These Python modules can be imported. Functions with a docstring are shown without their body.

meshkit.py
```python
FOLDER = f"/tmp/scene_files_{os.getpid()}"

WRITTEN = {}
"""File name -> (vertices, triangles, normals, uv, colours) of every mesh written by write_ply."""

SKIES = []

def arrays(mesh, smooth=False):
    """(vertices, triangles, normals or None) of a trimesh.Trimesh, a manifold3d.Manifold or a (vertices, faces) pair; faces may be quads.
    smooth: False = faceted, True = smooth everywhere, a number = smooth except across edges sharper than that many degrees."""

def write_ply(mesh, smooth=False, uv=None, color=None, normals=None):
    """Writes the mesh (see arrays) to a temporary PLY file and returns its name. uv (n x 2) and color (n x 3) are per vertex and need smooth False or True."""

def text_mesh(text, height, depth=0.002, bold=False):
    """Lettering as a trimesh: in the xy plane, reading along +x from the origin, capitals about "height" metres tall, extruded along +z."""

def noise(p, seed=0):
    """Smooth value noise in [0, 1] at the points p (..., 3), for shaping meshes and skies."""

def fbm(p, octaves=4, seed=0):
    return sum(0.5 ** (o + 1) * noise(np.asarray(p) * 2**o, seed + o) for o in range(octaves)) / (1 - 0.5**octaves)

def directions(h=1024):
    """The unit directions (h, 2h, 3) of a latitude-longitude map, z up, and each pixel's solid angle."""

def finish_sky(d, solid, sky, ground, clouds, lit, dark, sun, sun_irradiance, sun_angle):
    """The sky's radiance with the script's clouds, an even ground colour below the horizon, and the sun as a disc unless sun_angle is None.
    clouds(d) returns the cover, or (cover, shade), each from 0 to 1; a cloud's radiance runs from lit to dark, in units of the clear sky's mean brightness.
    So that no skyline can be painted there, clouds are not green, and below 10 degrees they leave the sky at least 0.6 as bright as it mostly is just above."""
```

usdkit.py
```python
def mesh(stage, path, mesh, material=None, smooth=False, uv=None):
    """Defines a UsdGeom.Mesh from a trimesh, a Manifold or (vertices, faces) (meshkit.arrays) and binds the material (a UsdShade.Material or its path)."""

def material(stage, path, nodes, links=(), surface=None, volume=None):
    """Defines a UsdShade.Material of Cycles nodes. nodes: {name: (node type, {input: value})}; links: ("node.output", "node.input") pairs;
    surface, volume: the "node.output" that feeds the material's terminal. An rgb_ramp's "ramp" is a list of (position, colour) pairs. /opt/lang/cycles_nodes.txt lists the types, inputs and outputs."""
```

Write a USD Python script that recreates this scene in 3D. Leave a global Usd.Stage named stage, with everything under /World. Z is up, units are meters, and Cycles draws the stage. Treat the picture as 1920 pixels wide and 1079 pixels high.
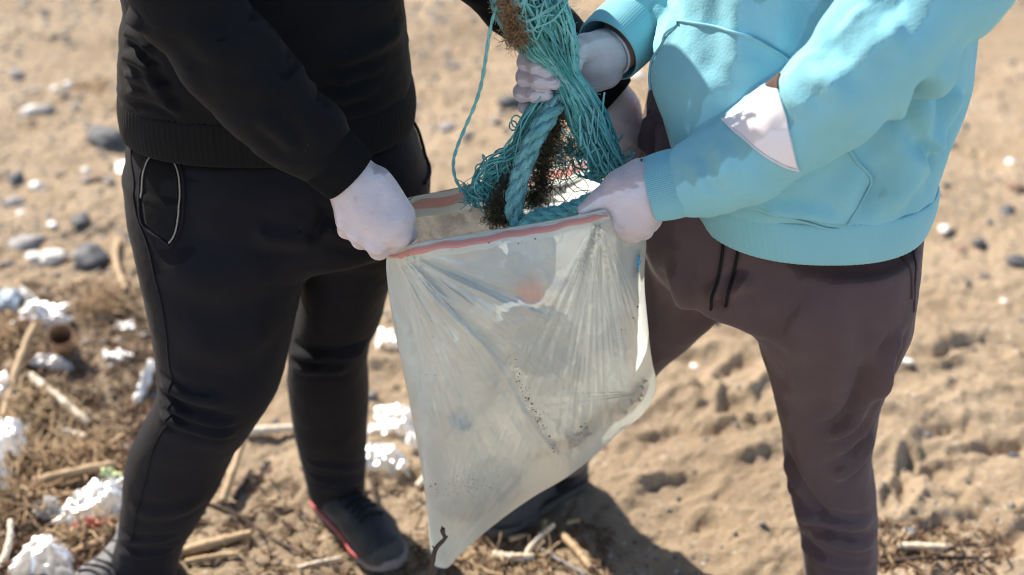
import math, random
import numpy as np, trimesh, usdkit, meshkit
from pxr import Usd, UsdGeom, UsdLux, UsdShade, Gf, Sdf, Vt
from scipy.interpolate import PchipInterpolator, CubicSpline
from scipy.spatial import cKDTree
import shapely.geometry as sg

rng = np.random.default_rng(7)
random.seed(7)
stage = Usd.Stage.CreateInMemory()
UsdGeom.SetStageUpAxis(stage, UsdGeom.Tokens.z)
UsdGeom.Xform.Define(stage, '/World')
UsdGeom.Scope.Define(stage, '/World/Looks')

# ------------------------------------------------------------------ camera, sky, sun, exposure
CAM = np.array([0.0, 0.0, 1.72])
PITCH = math.radians(30.0)
FOCAL = 46.0
FPX = FOCAL / 36.0 * 1920.0                     # focal length in pixels of the 1920 px wide photograph
cam = UsdGeom.Camera.Define(stage, '/World/camera')
cam.CreateHorizontalApertureAttr(36.0)
cam.CreateFocalLengthAttr(FOCAL)
cam.CreateFStopAttr(2.2)
cam.CreateFocusDistanceAttr(1.80)
cam.CreateExposureAttr(1.25)
cam.AddTranslateOp().Set(Gf.Vec3d(*CAM))
cam.AddRotateXOp().Set(90.0 - math.degrees(PITCH))

SUN_ELEV, SUN_AZ = math.radians(42.0), math.radians(-46.0)     # azimuth = atan2(x, y) of the direction to the sun
TO_SUN = np.array([math.cos(SUN_ELEV) * math.sin(SUN_AZ), math.cos(SUN_ELEV) * math.cos(SUN_AZ), math.sin(SUN_ELEV)])
sky_mat = usdkit.material(stage, '/World/Looks/sky', {
    "sky": ("sky_texture", {"sky_type": "single_scattering", "sun_disc": False, "sun_elevation": SUN_ELEV, "sun_rotation": SUN_AZ}),
    "bg": ("background_shader", {"strength": 0.088})}, [("sky.color", "bg.color")], surface="bg.background")
dome = UsdLux.DomeLight.Define(stage, '/World/sky')
UsdShade.MaterialBindingAPI.Apply(dome.GetPrim()).Bind(sky_mat)
dome.GetPrim().SetCustomDataByKey('kind', 'structure')
sun = UsdLux.DistantLight.Define(stage, '/World/sun')
sun.CreateIntensityAttr(1.25); sun.CreateAngleAttr(0.53); sun.CreateNormalizeAttr(True)
sun.CreateColorAttr(Gf.Vec3f(1.0, 0.93, 0.82))
_q = Gf.Rotation(Gf.Vec3d(0, 0, 1), Gf.Vec3d(*TO_SUN))
sun.AddOrientOp().Set(Gf.Quatf(_q.GetQuat()))

# ------------------------------------------------------------------ geometry helpers
FWD = np.array([0, math.cos(PITCH), -math.sin(PITCH)])
UP = np.array([0, math.sin(PITCH), math.cos(PITCH)])
RIGHT = np.array([1.0, 0, 0])


def ray(px, py):
    return RIGHT * (px - 960) / FPX + UP * (539.5 - py) / FPX + FWD


def at(px, py, Y):
    """The point of the place at distance Y (metres north of the camera's foot) that the photograph shows at px, py."""
    d = ray(px, py)
    return CAM + d * (Y / d[1])


def ground_at(px, py, z=0.0):
    d = ray(px, py)
    return CAM + d * ((z - CAM[2]) / d[2])


def mpp(p):
    """Metres per photograph pixel at the point p."""
    return float(np.dot(np.asarray(p) - CAM, FWD)) / FPX


def pix(P):
    q = np.asarray(P) - CAM
    d = q @ FWD
    return 960 + (q @ RIGHT) / d * FPX, 539.5 - (q @ UP) / d * FPX


def pts(rows):
    return np.array([at(*r[:3]) for r in rows])


def chainpx(rows):
    """rows of (px, py, Y, radius in px) -> points and radii in metres."""
    p = pts(rows)
    return p, np.array([r[3] * mpp(q) for r, q in zip(rows, p)])


def smin(a, b, k):
    if k <= 0:
        return np.minimum(a, b)
    h = np.clip(0.5 + 0.5 * (b - a) / k, 0, 1)
    return b + (a - b) * h - k * h * (1 - h)


def smax(a, b, k):
    return -smin(-a, -b, k)


def chain(p, r, k=0.012, flat=None):
    """SDF of a tapered limb through the points p with radii r. flat=(axis, ratio) squashes it along an axis."""
    p, r = np.asarray(p, float), np.asarray(r, float)

    def f(P):
        d = None
        for i in range(len(p) - 1):
            a, ab = p[i], p[i + 1] - p[i]
            q = P - a
            t = np.clip((q @ ab) / max(ab @ ab, 1e-12), 0, 1)
            e = q - t[:, None] * ab
            if flat is not None:
                ax = flat[0] / np.linalg.norm(flat[0])
                e = e + np.outer((e @ ax) * (1 / flat[1] - 1), ax)
            s = np.linalg.norm(e, axis=1) - (r[i] + (r[i + 1] - r[i]) * t)
            d = s if d is None else smin(d, s, k)
        return d
    return f


class ZLoft:
    """SDF of a body whose horizontal sections are ellipses: rows of (z, cx, cy, a, b)."""

    def __init__(self, rows, n=2.2, cap=0.03):
        R = np.array(sorted(rows, key=lambda r: r[0]), float)
        self.z0, self.z1, self.n, self.cap = R[0, 0], R[-1, 0], n, cap
        self.zz = np.linspace(self.z0, self.z1, 300)
        self.tab = [PchipInterpolator(R[:, 0], R[:, i])(self.zz) for i in range(1, 5)]

    def at(self, z):
        return [np.interp(z, self.zz, t) for t in self.tab]

    def __call__(self, P):
        z = np.clip(P[:, 2], self.z0, self.z1)
        cx, cy, a, b = self.at(z)
        n = self.n
        u, v = np.abs(P[:, 0] - cx) / a, np.abs(P[:, 1] - cy) / b
        rho = (u ** n + v ** n) ** (1 / n)
        # first-order distance
        gx = np.where(rho > 1e-6, (u / np.maximum(rho, 1e-6)) ** (n - 1) / a, 1 / a)
        gy = np.where(rho > 1e-6, (v / np.maximum(rho, 1e-6)) ** (n - 1) / b, 1 / b)
        g = np.sqrt(gx ** 2 + gy ** 2)
        d = (rho - 1) / np.maximum(g, 1e-6)
        d = np.maximum(d, -np.minimum(a, b))
        e = np.maximum(self.z0 - P[:, 2], P[:, 2] - self.z1)
        return smax(d, e, self.cap)


def rows_px(rows, extra=()):
    """(py, left px, right px, Y, b) -> loft rows (z, cx, cy, a, b)."""
    out = []
    for py, l, r, Y, b in rows:
        c = at((l + r) / 2, py, Y)
        out.append((c[2], c[0], c[1], (r - l) / 2 * mpp(c), b))
    return out + list(extra)


def nets(f, lo, hi, h, newton=2):
    """Surface nets of f < 0 in a box, evaluated in a narrow band only; returns vertices and triangles."""
    lo, hi = np.asarray(lo, float), np.asarray(hi, float)
    C = 4
    n = np.ceil((hi - lo) / (h * C)).astype(int) * C
    cn = n // C
    ax = [lo[i] + np.arange(cn[i] + 1) * h * C for i in range(3)]
    G = np.stack(np.meshgrid(*ax, indexing='ij'), -1)
    cv = f(G.reshape(-1, 3)).reshape(G.shape[:3])
    near = np.abs(cv) < h * C * 1.9
    cell = np.zeros(cn, bool)
    for a, b, c in np.ndindex(2, 2, 2):
        cell |= near[a:a + cn[0], b:b + cn[1], c:c + cn[2]]
    full = np.repeat(np.repeat(np.repeat(cv[:-1, :-1, :-1], C, 0), C, 1), C, 2)
    val = np.full(n + 1, 1.0)
    val[:-1, :-1, :-1] = np.sign(full)
    mask = np.zeros(n + 1, bool)
    m = np.repeat(np.repeat(np.repeat(cell, C, 0), C, 1), C, 2)
    mask[:-1, :-1, :-1] |= m; mask[1:, :-1, :-1] |= m; mask[:-1, 1:, :-1] |= m; mask[:-1, :-1, 1:] |= m
    mask[1:, 1:, :-1] |= m; mask[1:, :-1, 1:] |= m; mask[:-1, 1:, 1:] |= m; mask[1:, 1:, 1:] |= m
    I = np.argwhere(mask)
    V = np.concatenate([f(lo + c * h) for c in np.array_split(I, max(1, len(I) // 400000))])
    val[mask] = V
    s = val < 0
    corners = [(a, b, c) for a in (0, 1) for b in (0, 1) for c in (0, 1)]
    def sl(o, arr):
        return arr[o[0]:o[0] + n[0], o[1]:o[1] + n[1], o[2]:o[2] + n[2]]
    cnt = sum(sl(o, s).astype(np.int8) for o in corners)
    act = (cnt > 0) & (cnt < 8)
    A = np.argwhere(act)
    cvx = np.stack([val[A[:, 0] + o[0], A[:, 1] + o[1], A[:, 2] + o[2]] for o in corners], 1)
    acc, num = np.zeros((len(A), 3)), np.zeros(len(A))
    for i, a in enumerate(corners):
        for j, b in enumerate(corners):
            if j > i and sum(abs(x - y) for x, y in zip(a, b)) == 1:
                va, vb = cvx[:, i], cvx[:, j]
                x = (va < 0) != (vb < 0)
                t = np.where(x, va / np.where(va == vb, 1, va - vb), 0)
                p = np.array(a)[None] + t[:, None] * (np.array(b) - np.array(a))[None]
                acc += np.where(x[:, None], p, 0); num += x
    verts = lo + (A + acc / np.maximum(num, 1)[:, None]) * h
    idx = np.full(n, -1, np.int64)
    idx[tuple(A.T)] = np.arange(len(A))
    faces = []
    for d in range(3):
        u, w = (d + 1) % 3, (d + 2) % 3
        s0 = [slice(0, n[i]) for i in range(3)]
        s1 = list(s0); s1[d] = slice(1, n[d] + 1)
        a, b = s[tuple(s0)], s[tuple(s1)]
        E = np.argwhere(a != b)
        E = E[(E[:, u] > 0) & (E[:, w] > 0)]
        du, dw = np.eye(3, dtype=int)[u], np.eye(3, dtype=int)[w]
        q = [idx[tuple((E - o).T)] for o in (0 * du, du, du + dw, dw)]
        inside = s[tuple(E.T)]
        Q = np.stack(q, 1)
        Q = np.where(inside[:, None], Q, Q[:, ::-1])
        Q = Q[(Q >= 0).all(1)]
        faces += [Q[:, [0, 1, 2]], Q[:, [0, 2, 3]]]
    F = np.vstack(faces)
    for _ in range(newton):
        g, fv = grad(f, verts, h * 0.5)
        gg = (g ** 2).sum(1)
        st = np.clip(fv / np.maximum(gg, 0.05), -h, h)
        verts = verts - g * st[:, None] * 0.9
    return verts, F


def grad(f, P, e=0.002):
    f0 = f(P)
    g = np.stack([f(P + np.eye(3)[i] * e) - f(P - np.eye(3)[i] * e) for i in range(3)], 1) / (2 * e)
    return g, f0


def vnormals(v, f):
    n = np.zeros_like(v)
    fn = np.cross(v[f[:, 1]] - v[f[:, 0]], v[f[:, 2]] - v[f[:, 0]])
    for k in range(3):
        np.add.at(n, f[:, k], fn)
    return n / np.maximum(np.linalg.norm(n, axis=1, keepdims=True), 1e-12)


def spline(p, n, closed=False):
    p = np.asarray(p, float)
    if len(p) < 3 and not closed:
        t = np.linspace(0, 1, n)[:, None]
        return p[0] * (1 - t) + p[-1] * t
    if closed:
        p = np.vstack([p, p[:1]])
    d = np.r_[0, np.cumsum(np.maximum(np.linalg.norm(np.diff(p, axis=0), axis=1), 1e-6) ** 0.6)]
    return CubicSpline(d, p, bc_type='periodic' if closed else 'natural')(np.linspace(0, d[-1], n))


def tube(p, r, sides=6, closed=False, caps=True):
    p = np.asarray(p, float)
    n = len(p)
    r = np.broadcast_to(np.asarray(r, float), (n,))
    t = np.gradient(p, axis=0) if not closed else np.roll(p, -1, 0) - np.roll(p, 1, 0)
    t /= np.maximum(np.linalg.norm(t, axis=1, keepdims=True), 1e-12)
    u = np.cross(t[0], [0, 0, 1.0] if abs(t[0][2]) < 0.9 else [1.0, 0, 0])
    U = np.zeros_like(p)
    for i in range(n):
        u = u - t[i] * (u @ t[i])
        u /= max(np.linalg.norm(u), 1e-12)
        U[i] = u
    W = np.cross(t, U)
    a = np.arange(sides) / sides * 2 * np.pi
    v = p[:, None] + r[:, None, None] * (np.cos(a)[None, :, None] * U[:, None] + np.sin(a)[None, :, None] * W[:, None])
    v = v.reshape(-1, 3)
    i, j = np.meshgrid(np.arange(n if closed else n - 1), np.arange(sides), indexing='ij')
    i2, j2 = (i + 1) % n, (j + 1) % sides
    q = np.stack([i * sides + j, i * sides + j2, i2 * sides + j2, i2 * sides + j], -1).reshape(-1, 4)
    f = np.vstack([q[:, [0, 1, 2]], q[:, [0, 2, 3]]])
    if caps and not closed:
        v = np.vstack([v, p[:1], p[-1:]])
        a0, b0 = len(v) - 2, len(v) - 1
        k = np.arange(sides); k2 = (k + 1) % sides
        f = np.vstack([f, np.stack([np.full(sides, a0), k2, k], 1), np.stack([np.full(sides, b0), (n - 1) * sides + k, (n - 1) * sides + k2], 1)])
    return v, f


def join(parts):
    vs, fs, o = [], [], 0
    for v, f in parts:
        vs.append(v); fs.append(f + o); o += len(v)
    return np.vstack(vs), np.vstack(fs)


def gridfaces(n, m, wrap=False):
    i, j = np.meshgrid(np.arange(n - 1), np.arange(m if wrap else m - 1), indexing='ij')
    j2 = (j + 1) % m
    q = np.stack([i * m + j, i * m + j2, (i + 1) * m + j2, (i + 1) * m + j], -1).reshape(-1, 4)
    return np.vstack([q[:, [0, 1, 2]], q[:, [0, 2, 3]]])


def shell(v, f, thick, n=None):
    """A closed thin solid from an open sheet."""
    n = vnormals(v, f) if n is None else n
    m = len(v)
    e = np.vstack([f[:, [0, 1]], f[:, [1, 2]], f[:, [2, 0]]])
    key = {}
    for a, b in e:
        key[(a, b)] = 1
    b = np.array([(x, y) for (x, y) in key if (y, x) not in key])
    side = np.vstack([np.stack([b[:, 1], b[:, 0], b[:, 0] + m], 1), np.stack([b[:, 1], b[:, 0] + m, b[:, 1] + m], 1)])
    return np.vstack([v, v - n * thick]), np.vstack([f, f[:, ::-1] + m, side])


def fbm(P, s, oct=3, seed=0):
    return meshkit.fbm(np.asarray(P) * np.asarray(s), oct, seed) * 2 - 1


# ------------------------------------------------------------------ scene tree helpers
_used = {}


def numbered(parent, name):
    k = (str(parent), name)
    n = _used.get(k, 0)
    _used[k] = n + 1
    return name if n == 0 else f'{name}_{n:03d}'


class Node:
    def __init__(self, prim, origin):
        self.prim, self.origin, self.path = prim, np.asarray(origin, float), str(prim.GetPath())


def tag(prim, label=None, cat=None, group=None, kind=None):
    for k, v in (('label', label), ('category', cat), ('group', group), ('kind', kind)):
        if v:
            prim.SetCustomDataByKey(k, v)


def thing(name, label, cat, loc=(0, 0, 0), group=None, kind=None):
    x = UsdGeom.Xform.Define(stage, '/World/' + numbered('/World', name))
    x.AddTranslateOp().Set(Gf.Vec3d(*map(float, loc)))
    tag(x.GetPrim(), label, cat, group, kind)
    return Node(x.GetPrim(), loc)


def part(parent, name, mesh, mat, smooth=True, label=None, kind=None):
    """A mesh given in world coordinates, as a child of parent."""
    v, f = mesh
    path = parent.path + '/' + numbered(parent.path, name)
    m = usdkit.mesh(stage, path, (np.asarray(v) - parent.origin, f), M[mat], smooth=smooth)
    tag(m.GetPrim(), label, None, None, kind)
    return Node(m.GetPrim(), parent.origin)


def single(name, mesh, mat, label, cat, smooth=True, group=None, kind=None):
    v, f = mesh
    v = np.asarray(v)
    o = np.array([v[:, 0].mean(), v[:, 1].mean(), v[:, 2].min()])
    m = usdkit.mesh(stage, '/World/' + numbered('/World', name), (v - o, f), M[mat], smooth=smooth)
    m.AddTranslateOp().Set(Gf.Vec3d(*map(float, o)))
    tag(m.GetPrim(), label, cat, group, kind)
    return m


# ------------------------------------------------------------------ materials
M = {}


def mat(name, nodes, links, surface="p.BSDF"):
    M[name] = usdkit.material(stage, '/World/Looks/' + name, nodes, links, surface=surface)


def cloth(name, col, col2, weave=900.0, bump=0.25, rough=0.92, sheen=0.25, mottle=9.0, tint=(1, 1, 1), lint=None, spec=0.12):
    nodes = {"g": ("geometry", {}),
             "n": ("noise_texture", {"scale": mottle, "detail": 5.0, "roughness": 0.6}),
             "r": ("rgb_ramp", {"ramp": [(0.3, col), (0.7, col2)]}),
             "w": ("noise_texture", {"scale": weave, "detail": 2.0}),
             "w2": ("noise_texture", {"scale": 70.0, "detail": 3.0}),
             "add": ("math", {"math_type": "multiply_add", "value2": 0.6}),
             "b": ("bump", {"strength": bump, "distance": 0.0015}),
             "p": ("principled_bsdf", {"roughness": rough, "sheen_weight": sheen, "sheen_roughness": 0.45, "sheen_tint": tint, "specular_ior_level": spec})}
    links = [("g.position", "n.vector"), ("g.position", "w.vector"), ("g.position", "w2.vector"), ("n.fac", "r.fac"),
             ("w.fac", "add.value1"), ("w2.fac", "add.value3"), ("add.value", "b.height"), ("b.normal", "p.normal")]
    if lint:
        nodes["v"] = ("voronoi_texture", {"scale": lint[0]})
        nodes["m"] = ("map_range", {"from_min": lint[1], "from_max": lint[1] * 0.5, "to_min": 0.0, "to_max": 1.0, "clamp": True})
        nodes["k"] = ("noise_texture", {"scale": 5.0, "detail": 2.0})
        nodes["km"] = ("map_range", {"from_min": 0.52, "from_max": 0.62, "clamp": True})
        nodes["mm"] = ("math", {"math_type": "multiply"})
        nodes["mx"] = ("mix_color", {"b": (0.35, 0.33, 0.3)})
        links += [("g.position", "v.vector"), ("v.distance", "m.value"), ("g.position", "k.vector"), ("k.fac", "km.value"), ("m.result", "mm.value1"), ("km.result", "mm.value2"),
                  ("mm.value", "mx.fac"), ("r.color", "mx.a"), ("mx.result", "p.base_color")]
    else:
        links.append(("r.color", "p.base_color"))
    mat(name, nodes, links)


def rough(name, col, col2, scale=20.0, rough=0.7, bump=0.4, bscale=200.0, dist=0.002, spec=0.4, detail=4.0, extra=None):
    mat(name, {"g": ("geometry", {}), "n": ("noise_texture", {"scale": scale, "detail": detail, "roughness": 0.6}),
               "r": ("rgb_ramp", {"ramp": [(0.3, col), (0.7, col2)]}),
               "w": ("noise_texture", {"scale": bscale, "detail": 3.0}), "b": ("bump", {"strength": bump, "distance": dist}),
               "p": ("principled_bsdf", {"roughness": rough, "specular_ior_level": spec, **(extra or {})})},
        [("g.position", "n.vector"), ("g.position", "w.vector"), ("n.fac", "r.fac"), ("r.color", "p.base_color"), ("w.fac", "b.height"), ("b.normal", "p.normal")])


def film(name, col, clear, rough=0.3, trans=0.6, speck=None):
    """Thin plastic film: part see-through, part milky."""
    nodes = {"g": ("geometry", {}),
             "t": ("transparent_bsdf", {"color": (0.95, 0.97, 0.95)}),
             "d": ("diffuse_bsdf", {"color": col}), "tl": ("translucent_bsdf", {"color": col}),
             "m1": ("mix_closure", {"fac": trans}),
             "gl": ("glossy_bsdf", {"color": (1, 1, 1), "roughness": rough}),
             "fr": ("fresnel", {"IOR": 1.45}),
             "m2": ("mix_closure", {"fac": clear}), "m3": ("mix_closure", {}),
             "n": ("noise_texture", {"scale": 160.0, "detail": 4.0}), "b": ("bump", {"strength": 0.15, "distance": 0.002})}
    links = [("g.position", "n.vector"), ("n.fac", "b.height"), ("b.normal", "gl.normal"),
             ("d.BSDF", "m1.closure1"), ("tl.BSDF", "m1.closure2"), ("m1.closure", "m2.closure1"), ("t.BSDF", "m2.closure2"),
             ("fr.fac", "m3.fac"), ("m2.closure", "m3.closure1"), ("gl.BSDF", "m3.closure2")]
    surf = "m3.closure"
    if speck:
        nodes.update({"k": ("noise_texture", {"scale": 55.0, "detail": 6.0, "roughness": 0.7}), "ko": ("noise_texture", {"scale": 7.0, "detail": 2.0}),
                      "ks": ("math", {"math_type": "multiply"}), "km": ("map_range", {"from_min": speck, "from_max": speck + 0.03, "clamp": True}),
                      "dd": ("diffuse_bsdf", {"color": (0.10, 0.075, 0.05)}), "m4": ("mix_closure", {})})
        links += [("g.position", "k.vector"), ("g.position", "ko.vector"), ("k.fac", "ks.value1"), ("ko.fac", "ks.value2"), ("ks.value", "km.value"),
                  ("km.result", "m4.fac"), ("m3.closure", "m4.closure1"), ("dd.BSDF", "m4.closure2")]
        surf = "m4.closure"
    mat(name, nodes, links, surf)


cloth('black_jersey', (0.0048, 0.0047, 0.0056), (0.0080, 0.0078, 0.0090), sheen=0.015, bump=0.35, lint=(120.0, 0.05))
cloth('black_trouser', (0.0052, 0.0051, 0.0076), (0.0092, 0.0088, 0.0118), sheen=0.02, rough=0.8, bump=0.35, weave=380.0, lint=(140.0, 0.035))
cloth('black_rib', (0.0046, 0.0046, 0.0054), (0.0075, 0.0072, 0.0082), sheen=0.015)
cloth('pale_thread', (0.25, 0.24, 0.20), (0.34, 0.32, 0.27), sheen=0.0)
cloth('blue_fleece', (0.175, 0.410, 0.480), (0.208, 0.458, 0.528), sheen=0.08, bump=0.55, weave=330.0)
cloth('blue_rib', (0.180, 0.410, 0.475), (0.205, 0.445, 0.510), sheen=0.1)
cloth('white_panel', (0.66, 0.62, 0.64), (0.72, 0.68, 0.69), sheen=0.1)
cloth('brown_panel', (0.055, 0.032, 0.026), (0.075, 0.045, 0.036), sheen=0.1)
cloth('brown_fleece', (0.074, 0.049, 0.052), (0.096, 0.065, 0.066), sheen=0.10, bump=0.5, weave=380.0)
cloth('white_cotton', (0.74, 0.72, 0.69), (0.8, 0.78, 0.75), sheen=0.05)
cloth('black_cord', (0.008, 0.008, 0.008), (0.014, 0.014, 0.014), sheen=0.0)
mat('latex', {"g": ("geometry", {}), "n": ("noise_texture", {"scale": 26.0, "detail": 4.0}), "r": ("rgb_ramp", {"ramp": [(0.2, (0.27, 0.235, 0.22)), (0.32, (0.40, 0.36, 0.385)), (0.7, (0.47, 0.425, 0.45))]}),
              "mp": ("mapping", {"scale": (1.0, 1.0, 2.6), "rotation": (0.5, 0.4, 0.3)}), "w": ("noise_texture", {"scale": 70.0, "detail": 5.0, "distortion": 1.2}), "b": ("bump", {"strength": 0.55, "distance": 0.0028}),
              "p": ("principled_bsdf", {"roughness": 0.55, "specular_ior_level": 0.35, "subsurface_weight": 0.25, "subsurface_scale": 0.006, "subsurface_radius": (1.0, 0.6, 0.5)})},
    [("g.position", "n.vector"), ("g.position", "mp.vector"), ("mp.vector", "w.vector"), ("n.fac", "r.fac"), ("r.color", "p.base_color"), ("w.fac", "b.height"), ("b.normal", "p.normal")])
rough('skin', (0.36, 0.20, 0.14), (0.42, 0.25, 0.18), 30.0, 0.5, 0.2, 400.0, 0.001, extra={"subsurface_weight": 0.1})
rough('hair', (0.012, 0.008, 0.006), (0.03, 0.02, 0.014), 60.0, 0.5, 0.8, 300.0)
rough('shoe_black', (0.012, 0.013, 0.016), (0.026, 0.028, 0.034), 60.0, 0.65, 0.5, 500.0)
rough('shoe_grey', (0.07, 0.065, 0.07), (0.15, 0.14, 0.14), 60.0, 0.7, 0.4, 500.0)
rough('sole_dark', (0.02, 0.02, 0.022), (0.05, 0.045, 0.04), 30.0, 0.8)
rough('sole_pale', (0.10, 0.09, 0.09), (0.17, 0.15, 0.15), 30.0, 0.7)
rough('red_rubber', (0.42, 0.035, 0.04), (0.5, 0.05, 0.05), 30.0, 0.5)
film('bag_film', (0.90, 0.955, 0.915), 0.20, 0.22, 0.58, speck=0.45)
film('red_band', (0.90, 0.40, 0.36), 0.10, 0.3, 0.55)
film('red_tie', (0.75, 0.07, 0.03), 0.0, 0.3, 0.4)
film('clear_plastic', (0.66, 0.68, 0.68), 0.45, 0.25, 0.5)
film('white_film', (0.86, 0.82, 0.76), 0.14, 0.5, 0.62, speck=0.44)
mat('bag_hem', {"p": ("principled_bsdf", {"base_color": (0.6, 0.62, 0.58), "roughness": 0.4})}, [])
rough('twine', (0.12, 0.41, 0.41), (0.24, 0.58, 0.56), 24.0, 0.75, 0.9, 900.0, 0.002, 0.3)
rough('twine_dark', (0.045, 0.25, 0.25), (0.10, 0.37, 0.36), 24.0, 0.8, 0.9, 900.0, 0.002, 0.3)
rough('rope', (0.15, 0.40, 0.42), (0.27, 0.54, 0.55), 40.0, 0.85, 1.0, 700.0, 0.003, 0.2)
rough('algae', (0.045, 0.035, 0.018), (0.13, 0.10, 0.055), 30.0, 0.9, 0.8, 300.0, 0.002, 0.2)
rough('root', (0.20, 0.12, 0.06), (0.36, 0.23, 0.12), 40.0, 0.9, 0.6, 400.0, 0.002, 0.2)
rough('straw', (0.30, 0.20, 0.105), (0.46, 0.33, 0.19), 14.0, 0.75, 0.5, 260.0)
rough('reed', (0.26, 0.17, 0.09), (0.40, 0.28, 0.16), 16.0, 0.7, 0.5, 200.0)
rough('reed_pale', (0.46, 0.38, 0.28), (0.60, 0.52, 0.42), 16.0, 0.7, 0.5, 200.0)
rough('dry_weed', (0.25, 0.155, 0.08), (0.48, 0.33, 0.19), 24.0, 0.85, 0.6, 200.0)
rough('twig', (0.035, 0.02, 0.014), (0.075, 0.045, 0.032), 60.0, 0.8, 0.9, 300.0)
rough('wood', (0.20, 0.125, 0.07), (0.33, 0.22, 0.13), 18.0, 0.85, 0.8, 120.0)
rough('stone_dark', (0.035, 0.037, 0.042), (0.085, 0.085, 0.09), 25.0, 0.75)
rough('stone_grey', (0.15, 0.14, 0.135), (0.27, 0.25, 0.235), 30.0, 0.7)
rough('stone_pale', (0.46, 0.42, 0.38), (0.62, 0.58, 0.53), 30.0, 0.6)
rough('stone_brown', (0.15, 0.09, 0.06), (0.25, 0.16, 0.11), 30.0, 0.8)
rough('shell', (0.66, 0.62, 0.57), (0.78, 0.75, 0.71), 30.0, 0.35)
film('paper_white', (0.80, 0.75, 0.68), 0.0, 0.6, 0.45)
rough('cup_brown', (0.20, 0.11, 0.06), (0.28, 0.16, 0.09), 18.0, 0.7)
rough('foam_blue', (0.33, 0.38, 0.42), (0.42, 0.47, 0.50), 18.0, 0.6)
rough('cap_blue', (0.05, 0.30, 0.52), (0.07, 0.36, 0.58), 10.0, 0.35, 0.05)
rough('cap_orange', (0.75, 0.13, 0.04), (0.8, 0.17, 0.06), 10.0, 0.35, 0.05)
rough('print_red', (0.45, 0.05, 0.04), (0.5, 0.07, 0.06), 10.0, 0.5)
rough('print_green', (0.46, 0.50, 0.20), (0.54, 0.58, 0.28), 10.0, 0.5)
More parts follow.
